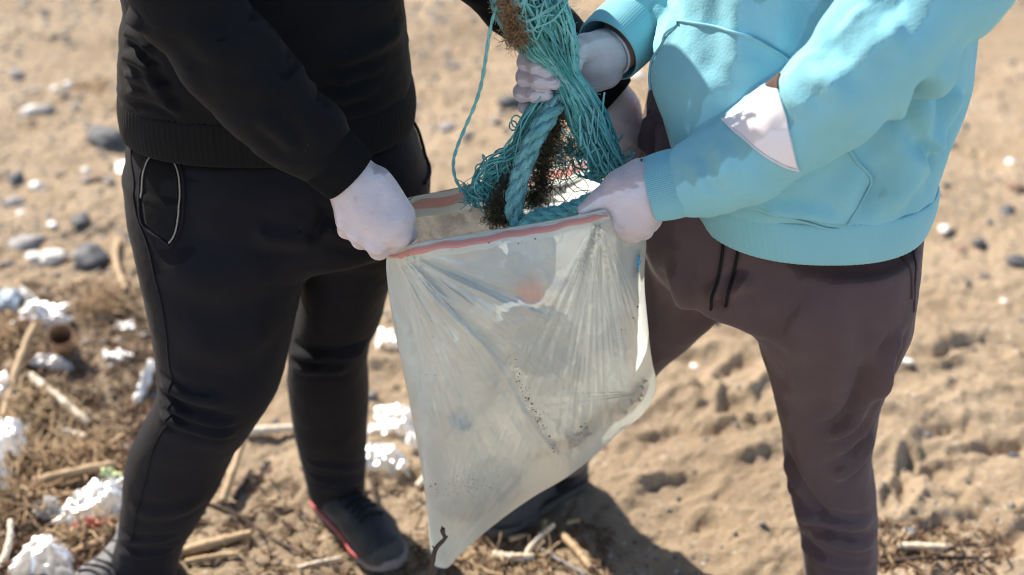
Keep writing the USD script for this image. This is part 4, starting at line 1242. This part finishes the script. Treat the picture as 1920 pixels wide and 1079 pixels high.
for i in range(34):      # meshes gone slack: short strands that cross the bundle
    py = _n.choice([_n.uniform(-60, 40), _n.uniform(205, 290)]); w_ = (rtk(py) - lfk(py)) / 2; c_ = (rtk(py) + lfk(py)) / 2
    q_ = np.sort(_n.uniform(-1.05, 1.05, 2)); t = np.linspace(0, 1, 16)
    s_ = q_[0] + (q_[1] - q_[0]) * t
    yy = py + _n.uniform(15, 45) * np.sin(np.pi * t) + _n.uniform(-50, 50) * t + 6 * np.sin(t * 9 + i)
    P = np.array([at(c_ + a_ * w_, b_, NETY - .014 - (dpk(b_) + .001) * math.sqrt(max(0, 1 - min(1, abs(a_)) ** 2))) for a_, b_ in zip(s_, yy)])
    bins['twine' if i % 3 else 'rope'].append(tube(P, _n.uniform(.0011, .0017), 5))
# the strands that fall to the left of the rope and curl into loops on the rim
for i in range(64):
    o_ = _n.normal(0, 1, 2) * [7, .008]
    path = [(1035, 150, 1.70), (1010, 195, 1.695), (988, 240, 1.69), (968, 280, 1.685)]
    if i % 2:
        path += [(945 + _n.normal(0, 8), 300, 1.68), (918 + _n.normal(0, 7), 330, 1.68), (910 + _n.normal(0, 6), 358, 1.685), (928 + _n.normal(0, 8), 378, 1.69), (950, 372 + _n.normal(0, 8), 1.69)]
    else:
        path += [(955 + _n.normal(0, 9), 315, 1.685), (940 + _n.normal(0, 10), 350 + _n.normal(0, 8), 1.69)]
        if i % 4 == 0:
            path += [(925 + _n.normal(0, 8), 372, 1.69), (905 + _n.normal(0, 6), 352, 1.69), (915, 325 + _n.normal(0, 6), 1.69), (938, 318, 1.69)]
    P = spline(pts([(x + o_[0] + _n.normal(0, 2 + 1.6 * q_), y + _n.normal(0, 3 + 1.2 * q_), Y_ + o_[1] + _n.normal(0, .003)) for q_, (x, y, Y_) in enumerate(path)]), 50)
    bins[_n.choice(['twine', 'twine_dark', 'twine'])].append(tube(P, _n.uniform(.0009, .0014), 5))
for lx_, ly_, lr in ((968, 228, 9), (962, 236, 7), (1100, 312, 11), (1098, 300, 14), (1130, 320, 9), (920, 350, 16), (926, 346, 20), (915, 365, 12), (1165, 305, 8), (940, 300, 12)):
    a = np.linspace(0, 2 * np.pi * .9, 26)
    bins['twine'].append(tube(pts([(lx_ + lr * math.cos(q_ + lx_), ly_ + lr * 1.25 * math.sin(q_ + lx_), 1.685 + .004 * math.sin(3 * q_)) for q_ in a]), .0011, 5))
for k, v_ in bins.items():
    part(NET, 'net_strands', join(v_), k, kind='stuff')
# fuzz: short broken fibres standing off the twine
hz = []
for i in range(900):
    py = _n.uniform(0, 330); s = _n.uniform(-1, 1)
    c = at((lfk(py) + rtk(py)) / 2 + s * (rtk(py) - lfk(py)) / 2 * 1.04, py, NETY - .012 - dpk(py) * math.sqrt(max(0, 1 - s * s)) * 1.0)
    v1, v2 = _n.normal(0, 1, 3), _n.normal(0, 1, 3)
    l = _n.uniform(.004, .012)
    hz.append(tube(np.array([c, c + v1 * l * .4, c + v1 * l * .6 + v2 * l * .35]), .00028, 3, caps=False))
part(NET, 'net_fuzz', join(hz), 'twine', kind='stuff')


def laid_rope(rows, R_, r_, pitch, name, mat_, n=150, fuzz=0):
    c = spline(pts(rows), n)
    L_ = np.r_[0, np.cumsum(np.linalg.norm(np.diff(c, axis=0), axis=1))]
    t = np.gradient(c, axis=0); t /= np.linalg.norm(t, axis=1, keepdims=True)
    u = np.cross(t, [0, 1, 0]); u /= np.linalg.norm(u, axis=1, keepdims=True); w = np.cross(t, u)
    for k in range(3):
        a = L_ / pitch * 2 * np.pi + k * 2 * np.pi / 3
        P = c + R_ * (np.cos(a)[:, None] * u + np.sin(a)[:, None] * w)
        v, f = tube(P, r_ * (1 + .05 * fbm(c, 60, 2, k)), 14)
        # yarns: shallow grooves running round each strand
        v = v + vnormals(v, f) * (.0017 * np.sin((np.arange(len(v)) % 14) * 2 * np.pi / 14 * 4 + np.repeat(np.arange(n + 1), 14)[:len(v)] * .55))[:, None]
        part(NET, name, (v, f), mat_)
    h_ = []
    for i in range(fuzz):
        j = _n.integers(0, n); d = _n.normal(0, 1, 3); d /= np.linalg.norm(d)
        p0 = c[j] + d * (R_ + r_) * .8
        h_.append(tube(np.array([p0, p0 + d * .003 + _n.normal(0, .002, 3), p0 + d * .004 + _n.normal(0, .004, 3)]), .0003, 3, caps=False))
    if h_:
        part(NET, 'rope_fuzz', join(h_), mat_, kind='stuff')


laid_rope([(1068, 130, 1.72), (1054, 165, 1.70), (1036, 205, 1.675), (1012, 243, 1.656), (994, 278, 1.652), (981, 312, 1.648), (971, 348, 1.645), (964, 385, 1.642), (968, 412, 1.64), (985, 440, 1.64)], .0064, .0070, .080, 'rope_strand', 'rope', 150, 500)
laid_rope([(975, 440, 1.625), (1000, 412, 1.62), (1035, 403, 1.615), (1075, 392, 1.615), (1115, 372, 1.625)], .0050, .0062, .05, 'rope_end_strand', 'twine', 80, 700)
P = spline(pts([(940, -60, 1.66), (936, 0, 1.66), (926, 30, 1.66), (915, 80, 1.66), (906, 140, 1.66), (893, 190, 1.665), (872, 240, 1.67), (856, 280, 1.675), (850, 310, 1.68), (857, 342, 1.69), (872, 362, 1.70), (892, 376, 1.705)]), 160)
cd_ = []
for k in range(2):
    a = np.arange(160) * .42 + k * np.pi
    cd_.append(tube(P + .0011 * np.stack([np.cos(a), np.sin(a), np.sin(a) * .3], 1), .0016, 6))
part(NET, 'loose_cord', join(cd_), 'twine')
cd_ = []
for i in range(60):
    c = at(_n.uniform(862, 905), 0, 1.70); py = _n.uniform(350, 380)
    c = at(870 + (py - 350) * .8 + _n.normal(0, 5), py, 1.70 + _n.normal(0, .003))
    cd_.append(tube(spline(np.array([c, c + _n.normal(0, .006, 3), c + _n.normal(0, .009, 3)]), 8), .0007, 4))
part(NET, 'frayed_knot', join(cd_), 'twine', kind='stuff')


def fibres(path, width, depth, n, length, rad, seed, down=.4):
    g = np.random.default_rng(seed)
    c = np.array(path, float)
    d = np.r_[0, np.cumsum(np.linalg.norm(np.diff(c[:, :2], axis=0), axis=1))]
    out = []
    for i in range(n):
        t = g.uniform(0, d[-1])
        x, y, Y_ = (np.interp(t, d, c[:, k]) for k in range(3))
        p = at(x + g.normal(0, width * .5), y + g.normal(0, width * .3), Y_ + g.normal(0, depth))
        v = g.normal(0, 1, 3) + np.array([0, 0, -down])
        v /= np.linalg.norm(v); q = [p]
        l = length * g.uniform(.5, 1.4)
        for k in range(5):
            v = v + g.normal(0, .85, 3); v /= np.linalg.norm(v)
            q.append(q[-1] + v * l / 5)
        out.append(tube(spline(np.array(q), 9), rad * g.uniform(.6, 1.3), 3, caps=False))
    return join(out)


part(NET, 'brown_weed', fibres([(1052, 190, 1.69), (1036, 240, 1.69), (1022, 290, 1.685), (1012, 345, 1.68), (1000, 385, 1.67)], 14, .008, 1600, .022, .00042, 71), 'algae', kind='stuff')
part(NET, 'brown_weed', fibres([(1000, 262, 1.695), (982, 300, 1.69), (955, 345, 1.68), (934, 388, 1.67), (942, 418, 1.65)], 19, .008, 2200, .022, .00042, 72), 'algae', kind='stuff')
part(NET, 'weed_wisps', fibres([(1090, 290, 1.70), (1050, 300, 1.70), (1040, 340, 1.69), (1010, 370, 1.68)], 30, .008, 70, .075, .0005, 73, 1.0), 'algae', kind='stuff')
part(NET, 'teal_wisps', fibres([(1100, 275, 1.70), (1060, 280, 1.70), (1040, 290, 1.69)], 26, .008, 160, .035, .0006, 75, .2), 'twine_dark', kind='stuff')
part(NET, 'root_fibres', fibres([(945, -10, 1.655), (955, 20, 1.652), (964, 50, 1.652), (972, 84, 1.658)], 11, .005, 700, .024, .00040, 74, 0), 'root', kind='stuff')

# ================================================================== litter, sticks and stones on the sand
_l = np.random.default_rng(31)


def stick(name, label, cat, a, b, rpx, mat_, bend=.04, lift=.006, nodes=True, group=None, sides=8, lift_b=None, fork=None):
    """A reed or stick from pixel a to pixel b on the ground."""
    A, B = on_ground(*a, lift), on_ground(*b, lift if lift_b is None else lift_b)
    r = rpx * mpp((A + B) / 2)
    n = 26
    t = np.linspace(0, 1, n)
    L_ = np.linalg.norm(B - A)
    P = A + t[:, None] * (B - A)
    P += np.outer(np.sin(np.pi * t) * bend * L_, np.array([_l.normal(0, 1), _l.normal(0, 1), .5]))
    P += L_ * .006 * np.stack([fbm(np.stack([t * 9, t * 0 + k, t * 0 + rpx], -1), 1.0, 2, 7 + k) for k in range(3)], 1)
    rr = r * (1 - .25 * t) * (1 + .10 * fbm(np.stack([t * 14, t * 0, t * 0 + rpx + a[0]], -1), 1.0, 2, 3))
    if nodes:
        for q in np.arange(.18, .95, .23):
            rr *= 1 + .28 * np.exp(-((t - q) / .022) ** 2)
    parts_ = [tube(P, rr, sides)]
    if fork:
        i = n // 2
        for s in (1, -1)[:fork]:
            e = P[i] + (B - A) * .35 + np.array([s * L_ * .22, s * L_ * .1, L_ * .08])
            parts_.append(tube(spline(np.array([P[i], (P[i] + e) / 2 + [0, 0, .01], e]), 10), np.linspace(r * .7, r * .35, 10), 6))
    single(name, join(parts_), mat_, label, cat, group=group)


def sheet_mesh(corners, seed, height, n=44, m=36, fold=.3):
    """A thin crumpled sheet lying on the sand between four pixel corners."""
    c = [on_ground(*q) for q in corners]
    U, V = np.meshgrid(np.linspace(0, 1, n), np.linspace(0, 1, m), indexing='ij')
    P = ((1 - U) * (1 - V))[..., None] * c[0] + (U * (1 - V))[..., None] * c[1] + (U * V)[..., None] * c[2] + ((1 - U) * V)[..., None] * c[3]
    q = np.stack([U * 3, V * 3, U * 0 + seed], -1)
    e = 1 + .25 * fbm(q, 2, 2, seed)
    ctr = P.mean((0, 1))
    P = ctr + (P - ctr) * e[..., None]
    P[..., 2] = ground_z(P[..., 0].ravel(), P[..., 1].ravel()).reshape(U.shape)
    P[..., 2] += height * (.12 + np.sin(np.pi * U) ** .6 * np.sin(np.pi * V) ** .6 * (.75 + .5 * fbm(q, 1.0, 2, seed + 1))) + fold * height * (1 - 2 * np.abs(fbm(q, 1.1, 2, seed + 2))) + .05 * height * fbm(q, 4, 2, seed + 3)
    return P.reshape(-1, 3), gridfaces(n, m)


def lump(name, label, cat, px, py, rpx, mat_, seed, squash=(1.2, 1, .7), sub=4, amp=.5, group=None):
    """A piece of plastic film crumpled into a heap."""
    a = rpx * squash[0]
    b = rpx * .62
    g = np.random.default_rng(seed)
    c = [(px + sx * a * g.uniform(.75, 1.2), py + sy * b * g.uniform(.7, 1.2)) for sx, sy in ((-1, 1), (1, 1), (1, -1), (-1, -1))]
    r = rpx * mpp(on_ground(px, py))
    single(name, sheet_mesh(c, seed, r * squash[2] * 1.25, 48, 40, .34), mat_, label, cat, group=group)


def sheet(name, label, cat, corners, mat_, seed, height, **k):
    single(name, sheet_mesh(corners, seed, height, **k), mat_, label, cat)


def tuft(name, label, px, py, w, h, n, length, rad, mat_, seed, up=.25, height=.05):
    g = np.random.default_rng(seed)
    out = []
    for i in range(int(n * .6)):
        a, b = g.normal(0, .42, 2)
        p = on_ground(px + a * w, py + b * h)
        p[2] += abs(g.normal(0, height * .5)) * max(0, 1 - (a * a + b * b))
        v = g.normal(0, 1, 3) * [1, 1, up]
        v /= np.linalg.norm(v); q = [p]
        l = length * g.uniform(.4, 1.4)
        for k in range(4):
            v = v + g.normal(0, .28, 3) * [1, 1, .5]; v /= np.linalg.norm(v)
            q.append(q[-1] + v * l / 4)
        q = np.array(q)
        q[:, 2] = np.maximum(q[:, 2], p[2] * .5 - .002)
        out.append(tube(spline(q, 8), rad * g.uniform(.5, 1.6), 4, caps=False))
    single(name, join(out), mat_, label, 'weed')


# sheets and bags
WB = thing('carrier_bag', 'crumpled white carrier bag with red and green print beside the black trouser leg', 'bag', on_ground(150, 965))
part(WB, 'bag_body', sheet_mesh([(100, 992), (240, 985), (235, 905), (140, 935)], 3, .055, fold=.22), 'white_film')
part(WB, 'bag_knot', crumpled(on_ground(92, 968) + [0, 0, .02], .030, 5, (1.1, 1, .9), 4, .7), 'white_film')
v_, f_ = sheet_mesh([(140, 990), (215, 990), (215, 975), (145, 977)], 9, .012, 20, 8)
part(WB, 'print', (v_ + [0, -.012, .012], f_), 'print_red')
v_, f_ = sheet_mesh([(195, 925), (232, 925), (232, 912), (198, 912)], 10, .012, 16, 8)
part(WB, 'print', (v_ + [0, 0, .045], f_), 'print_green')
sheet('plastic_sheet', 'curved sheet of white plastic in the bottom left corner', 'sheet', [(8, 1100), (150, 1090), (110, 1008), (55, 1030)], 'white_film', 15, .05, fold=.1)
sheet('plastic_sheet', 'white film strip curling above a long pale stick', 'sheet', [(58, 706), (140, 704), (132, 692), (76, 692)], 'paper_white', 16, .025)
sheet('plastic_sheet', 'torn white plastic with forked ends beside the knee of the black trousers', 'sheet', [(250, 752), (264, 755), (298, 692), (284, 688)], 'paper_white', 17, .03, fold=.6)
sheet('plastic_sheet', 'pale plastic strip lying among pebbles at the far left', 'sheet', [(30, 560), (45, 552), (95, 585), (80, 592)], 'paper_white', 18, .02)
lump('crumpled_bag', 'white crumpled bag on the sand above the brown paper cup', 'bag', 85, 606, 32, 'paper_white', 31, (1.4, 1, .7))
lump('crumpled_bag', 'pale blue white crumpled bag at the left edge', 'bag', 14, 845, 48, 'white_film', 32, (.8, 1, .9))
lump('crumpled_bag', 'grey translucent crumpled bag at the lower left edge', 'bag', 2, 905, 40, 'clear_plastic', 33, (.6, 1.2, 1.2))
lump('crumpled_bag', 'clear crumpled plastic behind the bag, upper of two', 'bag', 748, 798, 30, 'white_film', 34, (1.3, 1, .75))
lump('crumpled_bag', 'clear crumpled plastic beside the black trainer, lower of two', 'bag', 716, 866, 32, 'clear_plastic', 35, (1.4, 1, .8))
lump('crumpled_bag', 'small white crumpled plastic left of the bag near the knee', 'bag', 728, 652, 22, 'white_film', 36, (1.0, 1, .9))
lump('plastic_piece', 'small white plastic piece between the black shin and the bag', 'plastic', 706, 806, 12, 'paper_white', 37, (1.2, 1, .8))
lump('plastic_piece', 'small white flake half hidden by the lower left edge of the bag', 'plastic', 778, 835, 20, 'paper_white', 38, (.8, 1, 1.2))
lump('plastic_piece', 'bluish grey plastic lump at the far left edge', 'plastic', 14, 578, 26, 'foam_blue', 39, (1.2, 1, .8))
lump('plastic_piece', 'pale blue plastic scrap with a bright white edge at the left edge', 'plastic', 8, 750, 28, 'white_film', 40, (.8, 1, .9))
lump('plastic_piece', 'shiny white plastic piece behind the black trouser pocket', 'plastic', 232, 312, 13, 'white_film', 41, (1.1, 1, .7))
lump('plastic_piece', 'white plastic scrap below the brown weed near the black trousers', 'plastic', 236, 612, 12, 'paper_white', 42, (1.5, 1, .7))
lump('plastic_piece', 'flat pale plastic scrap among the straw left of the black knee', 'plastic', 226, 678, 14, 'paper_white', 43, (1.9, .8, .5))
lump('plastic_piece', 'white and silver plastic scrap above the carrier bag', 'plastic', 212, 905, 15, 'paper_white', 44, (2.0, .8, .7))
cupm = trimesh.creation.revolve(np.array([(0, 0), (.020, 0), (.021, .004), (.029, .072), (.031, .074), (.029, .076), (.027, .072), (.0195, .008), (0, .008)]), sections=24)
cv_ = np.array(cupm.vertices) @ trimesh.transformations.rotation_matrix(.5, [1, .4, 0])[:3, :3].T
single('paper_cup', (cv_ + on_ground(122, 668) + [0, 0, .004], np.array(cupm.faces)), 'cup_brown', 'brown paper cup leaning in the sand beside the white bag', 'cup')

# brown weed clumps
for i, (px, py, w, h, n, ln, lab) in enumerate((
        (195, 580, 46, 34, 260, .05, 'round brown clump of dry weed next to the black thigh'), (62, 790, 110, 60, 420, .06, 'large brown heap of dry weed at the left edge above the reeds'),
        (110, 870, 120, 46, 420, .06, 'pale brown heap of dry weed left of the black shin'), (165, 862, 76, 30, 300, .05, 'dark brown heap of weed touching the black trousers'),
        (60, 945, 110, 50, 380, .06, 'tangled brown straw behind the carrier bag'), (170, 1010, 110, 30, 280, .05, 'brown straw in front of the carrier bag'),
        (30, 640, 70, 40, 180, .05, 'brown weed strip at the far left among white scraps'), (165, 165, 60, 12, 120, .06, 'reddish brown weed among pebbles behind the black sleeve'),
        (950, 1050, 150, 30, 130, .06, 'pale straw scattered in front of the bag tip'), (1700, 1045, 120, 22, 130, .05, 'pale dry straw with shells right of the brown trousers'))):
    tuft('dry_weed', lab, px, py, w, h, n, ln, .0016 if i < 8 else .0013, 'dry_weed' if i in (0, 3, 4, 6, 7) else 'straw', 100 + i, .3, .055 if i < 7 else .015)

# reeds and sticks
for a, b, r_, m_, lab, kw in (
        ((8, 795), (76, 658), 9, 'reed', 'long brown reed leaning up at the left edge', dict(lift_b=.06)),
        ((60, 722), (166, 792), 10, 'reed_pale', 'long pale grey stick below the curled white film', {}),
        ((-10, 735), (70, 755), 9, 'wood', 'short dark brown stick at the left edge', {}),
        ((66, 922), (222, 886), 10, 'reed', 'straight tan reed above the carrier bag', dict(lift=.03)),
        ((20, 940), (110, 935), 8, 'reed', 'short reed left of the carrier bag', dict(lift=.02)),
        ((0, 1075), (26, 1005), 7, 'reed_pale', 'thin pale reed standing by the plastic sheet', dict(lift_b=.05)),
        ((112, 812), (164, 820), 8, 'reed_pale', 'short white stick in the middle of the left sand', {}),
        ((200, 830), (258, 795), 5, 'straw', 'thin straw beside the black knee', {}),
        ((120, 1048), (205, 1016), 15, 'wood', 'thick brown driftwood beside the grey shoe', dict(nodes=False)),
        ((335, 1050), (472, 1012), 11, 'reed', 'thick tan reed right of the black ankle', dict(lift=.012)),
        ((350, 1066), (450, 1052), 6, 'straw', 'thin pale straw below the thick tan reed', {}),
        ((418, 950), (470, 838), 8, 'reed', 'upright orange brown reed between the black legs', dict(lift_b=.05)),
        ((440, 930), (470, 880), 6, 'twig', 'dark twig beside the upright reed', {}),
        ((462, 822), (562, 812), 9, 'reed_pale', 'pale pink reed lying behind the black legs', dict(lift=.012)),
        ((388, 952), (480, 985), 4, 'twig', 'thin dark twig crossing towards the wire', {}),
        ((470, 985), (635, 1075), 3.2, 'twig', 'long thin dark wire left of the black trainer', dict(nodes=False, bend=.03)),
        ((705, 885), (712, 960), 3, 'twig', 'thin dark bent wire behind the black trainer', dict(nodes=False, bend=.1)),
        ((782, 905), (806, 880), 7, 'reed_pale', 'small pale stick at the left edge of the bag', {}),
        ((560, 1075), (640, 1050), 5, 'reed_pale', 'pale straw in front of the black trainer', {}),
        ((925, 1040), (1000, 1044), 9, 'reed_pale', 'wide pale reed in front of the bag tip', {}),
        ((985, 1044), (1038, 1003), 6, 'reed_pale', 'thin pale reed sloping up right of the bag tip', dict(lift_b=.03)),
        ((1052, 1004), (1108, 1072), 8, 'reed', 'pinkish reed in the shadow right of the bag', dict(lift=.012)),
        ((1000, 1022), (1100, 1080), 4, 'stone_grey', 'grey cord crossing the shadow in front of the bag', dict(nodes=False)),
        ((955, 1020), (985, 1010), 6, 'reed', 'short orange reed stub in front of the dark trainer', dict(lift=.015)),
        ((1062, 990), (1088, 986), 5, 'reed', 'short tan stick in the shadow by the dark trainer', dict(lift=.015)),
        ((1018, 1012), (1022, 992), 5, 'reed', 'short upright stub in the shadow', dict(lift_b=.03)),
        ((1650, 1062), (1830, 1072), 5, 'twig', 'dark branched twig right of the brown trousers', dict(nodes=False, bend=.08, fork=2)),
        ((222, 448), (240, 562), 6, 'reed', 'thin reed standing behind the black thigh', dict(lift_b=.02)),
        ((1680, 1040), (1780, 1050), 7, 'reed_pale', 'broken pale reed among the shells at the right', {})):
    stick('reed' if 'reed' in lab else ('wire' if 'wire' in lab else ('cord' if 'cord' in lab else 'stick')), lab, 'reed' if 'reed' in lab else ('wire' if 'wire' in lab else ('cord' if 'cord' in lab else 'stick')), a, b, r_, m_, **kw)

# the twig that stands in front of the bag
tb = np.array([at(806, 1090, 1.545)[0], 1.545, 0.0])
tw_ = spline(np.vstack([[tb + [-.01, .0, gz(tb[0], 1.545) - .03], tb + [-.004, .004, .15]], pts([(806, 1085, 1.54), (812, 1050, 1.54), (818, 1028, 1.54), (830, 1015, 1.54), (834, 1008, 1.54), (830, 998, 1.54), (832, 991, 1.54)])]), 80)
tr = np.interp(np.linspace(0, 1, 80), [0, .8, .93, .97, 1], [.0042, .0036, .0030, .0042, .0026]) * (1 + .15 * fbm(tw_, 140, 2, 5))
single('twig', join([tube(tw_, tr, 8)] + [tube(spline(pts(q), 8), np.linspace(.0016, .0009, 8), 5) for q in ([(816, 1030, 1.54), (812, 1026, 1.538), (810, 1024, 1.538)], [(833, 1010, 1.54), (838, 1008, 1.538), (839, 1005, 1.538)], [(831, 996, 1.54), (828, 991, 1.541), (829, 987, 1.541)])]), 'twig', 'thin dark bent twig standing in front of the bag tip', 'twig')

# stones
_sv = []


def stone_mesh(c, r, seed, squash=(1.2, 1, .7), sub=2):
    s = trimesh.creation.icosphere(sub, 1.0)
    v = np.array(s.vertices)
    v = v * (1 + .35 * fbm(v + seed * 1.7, 1.2, 2, seed))[:, None]
    a = seed * 2.4
    v = v * np.array(squash)
    v = v @ np.array([[math.cos(a), -math.sin(a), 0], [math.sin(a), math.cos(a), 0], [0, 0, 1]]).T
    return v * r + np.asarray(c), np.array(s.faces)


def stone(px, py, rpx, mat_, lab, seed, squash=(1.3, 1, .7), group=None, name='stone', cat='stone'):
    c = on_ground(px, py)
    r = rpx * mpp(c)
    single(name, stone_mesh(c + [0, 0, r * squash[2] * .4], r, seed, squash, 3), mat_, lab, cat, group=group)


for i, (px, py, r_, m_, lab) in enumerate((
        (197, 264, 28, 'stone_dark', 'large dark stone behind the black hem'), (172, 494, 30, 'stone_dark', 'dark slate stone left of the black thigh'), (150, 482, 13, 'stone_grey', 'small blue grey stone on the dark slate stone'),
        (60, 205, 15, 'stone_pale', 'pale stone at the upper left'), (32, 145, 12, 'stone_grey', 'grey flat stone near the left edge, upper one'), (128, 165, 8, 'shell', 'round white stone beside the reddish weed'),
        (105, 170, 9, 'stone_pale', 'small pale stone left of the round white one'), (80, 205, 14, 'stone_grey', 'grey stone above the pebble field'), (25, 378, 16, 'stone_grey', 'grey low stone at the left edge'),
        (98, 423, 8, 'shell', 'bright white pebble in the middle of the left pebbles'), (38, 400, 8, 'shell', 'bright white pebble near the left edge'), (160, 315, 7, 'shell', 'white pebble left of the dark stone'),
        (185, 332, 14, 'stone_brown', 'pinkish brown pebble below the dark stone'), (66, 345, 12, 'stone_pale', 'pale pebble left of the pinkish brown one'), (30, 335, 13, 'stone_dark', 'dark pebble near the left edge below the pale stone'),
        (45, 452, 26, 'stone_grey', 'wide grey stone near the left edge'), (100, 488, 20, 'stone_pale', 'flat pale slab near the dark slate stone'), (64, 486, 14, 'stone_pale', 'pale oval pebble left of the flat slab'),
        (150, 412, 16, 'stone_dark', 'dark brown pebble above the flat slab'), (838, 240, 12, 'stone_grey', 'grey pebble behind the loose cord'),
        (960, 205, 16, 'stone_dark', 'dark pebble behind the little finger'), (1195, 150, 14, 'stone_pale', 'pale pebble below the blue cuff'), (1895, 300, 10, 'shell', 'white pebble at the right edge, upper one'), (1770, 430, 9, 'shell', 'bright white pebble right of the brown hip'),
        (1835, 455, 12, 'stone_dark', 'small dark pebble at the right'), (1905, 505, 15, 'stone_dark', 'dark stone at the right edge'), (1905, 350, 16, 'stone_brown', 'brown stone at the right edge'),
        (1890, 395, 13, 'stone_dark', 'dark pebble at the right edge below the brown stone'), (1800, 470, 11, 'stone_brown', 'brown pebble right of the brown trousers'), (1700, 692, 7, 'shell', 'small white shell right of the brown knee'),
        (1302, 687, 6, 'shell', 'small white shell between the bag and the brown trousers'), (1880, 575, 6, 'shell', 'small white shell at the right edge'), (1700, 1010, 12, 'stone_pale', 'pale stone among straw at the lower right'), (1900, 860, 10, 'stone_dark', 'small dark stone at the lower right edge'))):
    stone(px, py, r_, m_, lab, 200 + i, (_l.uniform(1.1, 1.6), 1, _l.uniform(.55, .8)))

# gravel and chaff that nobody could count
mat('gravel', {"g": ("geometry", {}), "r": ("rgb_ramp", {"interpolate": False, "ramp": [(0.0, (.12, .11, .10)), (.10, (.20, .18, .165)), (.42, (.30, .25, .20)), (.62, (.17, .11, .075)), (.74, (.40, .34, .27)), (.94, (.58, .53, .47))]}),
               "p": ("principled_bsdf", {"roughness": .6})}, [("g.random_per_island", "r.fac"), ("r.color", "p.base_color")])
mat('chaff', {"g": ("geometry", {}), "r": ("rgb_ramp", {"ramp": [(0.0, (.12, .065, .03)), (.4, (.28, .17, .085)), (.75, (.42, .31, .19)), (1.0, (.60, .53, .42))]}),
              "p": ("principled_bsdf", {"roughness": .8})}, [("g.random_per_island", "r.fac"), ("r.color", "p.base_color")])
ico = trimesh.creation.icosphere(1, 1.0)
iv, if_ = np.array(ico.vertices), np.array(ico.faces)
ic0 = trimesh.creation.icosphere(0, 1.0)
iv0, if0 = np.array(ic0.vertices), np.array(ic0.faces)
N = 19000
gx, gy = _l.uniform(-2.6, 2.6, N * 5), _l.uniform(1.85, 7.2, N * 5)
den = .10 + .75 * np.clip((gy - 2.3) / 1.2, 0, 1) * (np.clip((.25 - gx) / .5, .25, 1)) + .35 * np.clip((-.25 - gx) / .3, 0, 1)
den = den * (.35 + 1.3 * meshkit.fbm(np.stack([gx, gy, gx * 0], -1) * 2.2, 3, 77))
keep = (_l.random(N * 5) < den * .8) & (np.abs(gx) < .5 * gy + .35)
gx, gy = gx[keep][:N], gy[keep][:N]
gzv = ground_z(gx, gy)
gr = np.clip(_l.lognormal(-5.60, .45, len(gx)), .0020, .020) * (.7 + .3 * gy / 3)
vs, fs, vo = [], [], 0
for i in range(len(gx)):
    sq = np.array([_l.uniform(.9, 1.6), _l.uniform(.8, 1.2), _l.uniform(.45, .8)])
    a = _l.uniform(0, 6.28)
    bv, bf = (iv, if_) if gr[i] > .007 else (iv0, if0)
    q = bv * (1 + .22 * np.sin(bv[:, [1, 2, 0]] * 3 + i)) * sq
    x, y = q[:, 0] * math.cos(a) - q[:, 1] * math.sin(a), q[:, 0] * math.sin(a) + q[:, 1] * math.cos(a)
    vs.append(np.stack([x, y, q[:, 2] + sq[2] * .3], 1) * gr[i] + [gx[i], gy[i], gzv[i]])
    fs.append(bf + vo); vo += len(bv)
single('gravel', (np.vstack(vs), np.vstack(fs)), 'gravel', 'loose small gravel and shell grit strewn over the sand', 'gravel', kind='stuff')
ch = []
for i in range(4400):
    if i < 3500:
        p = on_ground(_l.uniform(-60, 330), _l.uniform(540, 1110))
    elif i < 3950:
        p = on_ground(_l.uniform(330, 860), _l.uniform(880, 1100))
    else:
        p = on_ground(_l.uniform(820, 1150), _l.uniform(985, 1100)) if i % 2 else on_ground(_l.uniform(1640, 1900), _l.uniform(990, 1100))
    a, l = _l.uniform(0, 6.28), _l.uniform(.008, .05) * (1 if i < 3500 else .7)
    d = np.array([math.cos(a), math.sin(a), _l.normal(0, .22)]) * l / 2
    p[2] += .003 + abs(d[2])
    ch.append(tube(np.array([p - d, p + _l.normal(0, .0015, 3), p + d]), _l.uniform(.0008, .0032), 4, caps=False))
single('chaff', join(ch), 'chaff', 'broken straw and chaff strewn on the sand round the litter', 'chaff', kind='stuff')
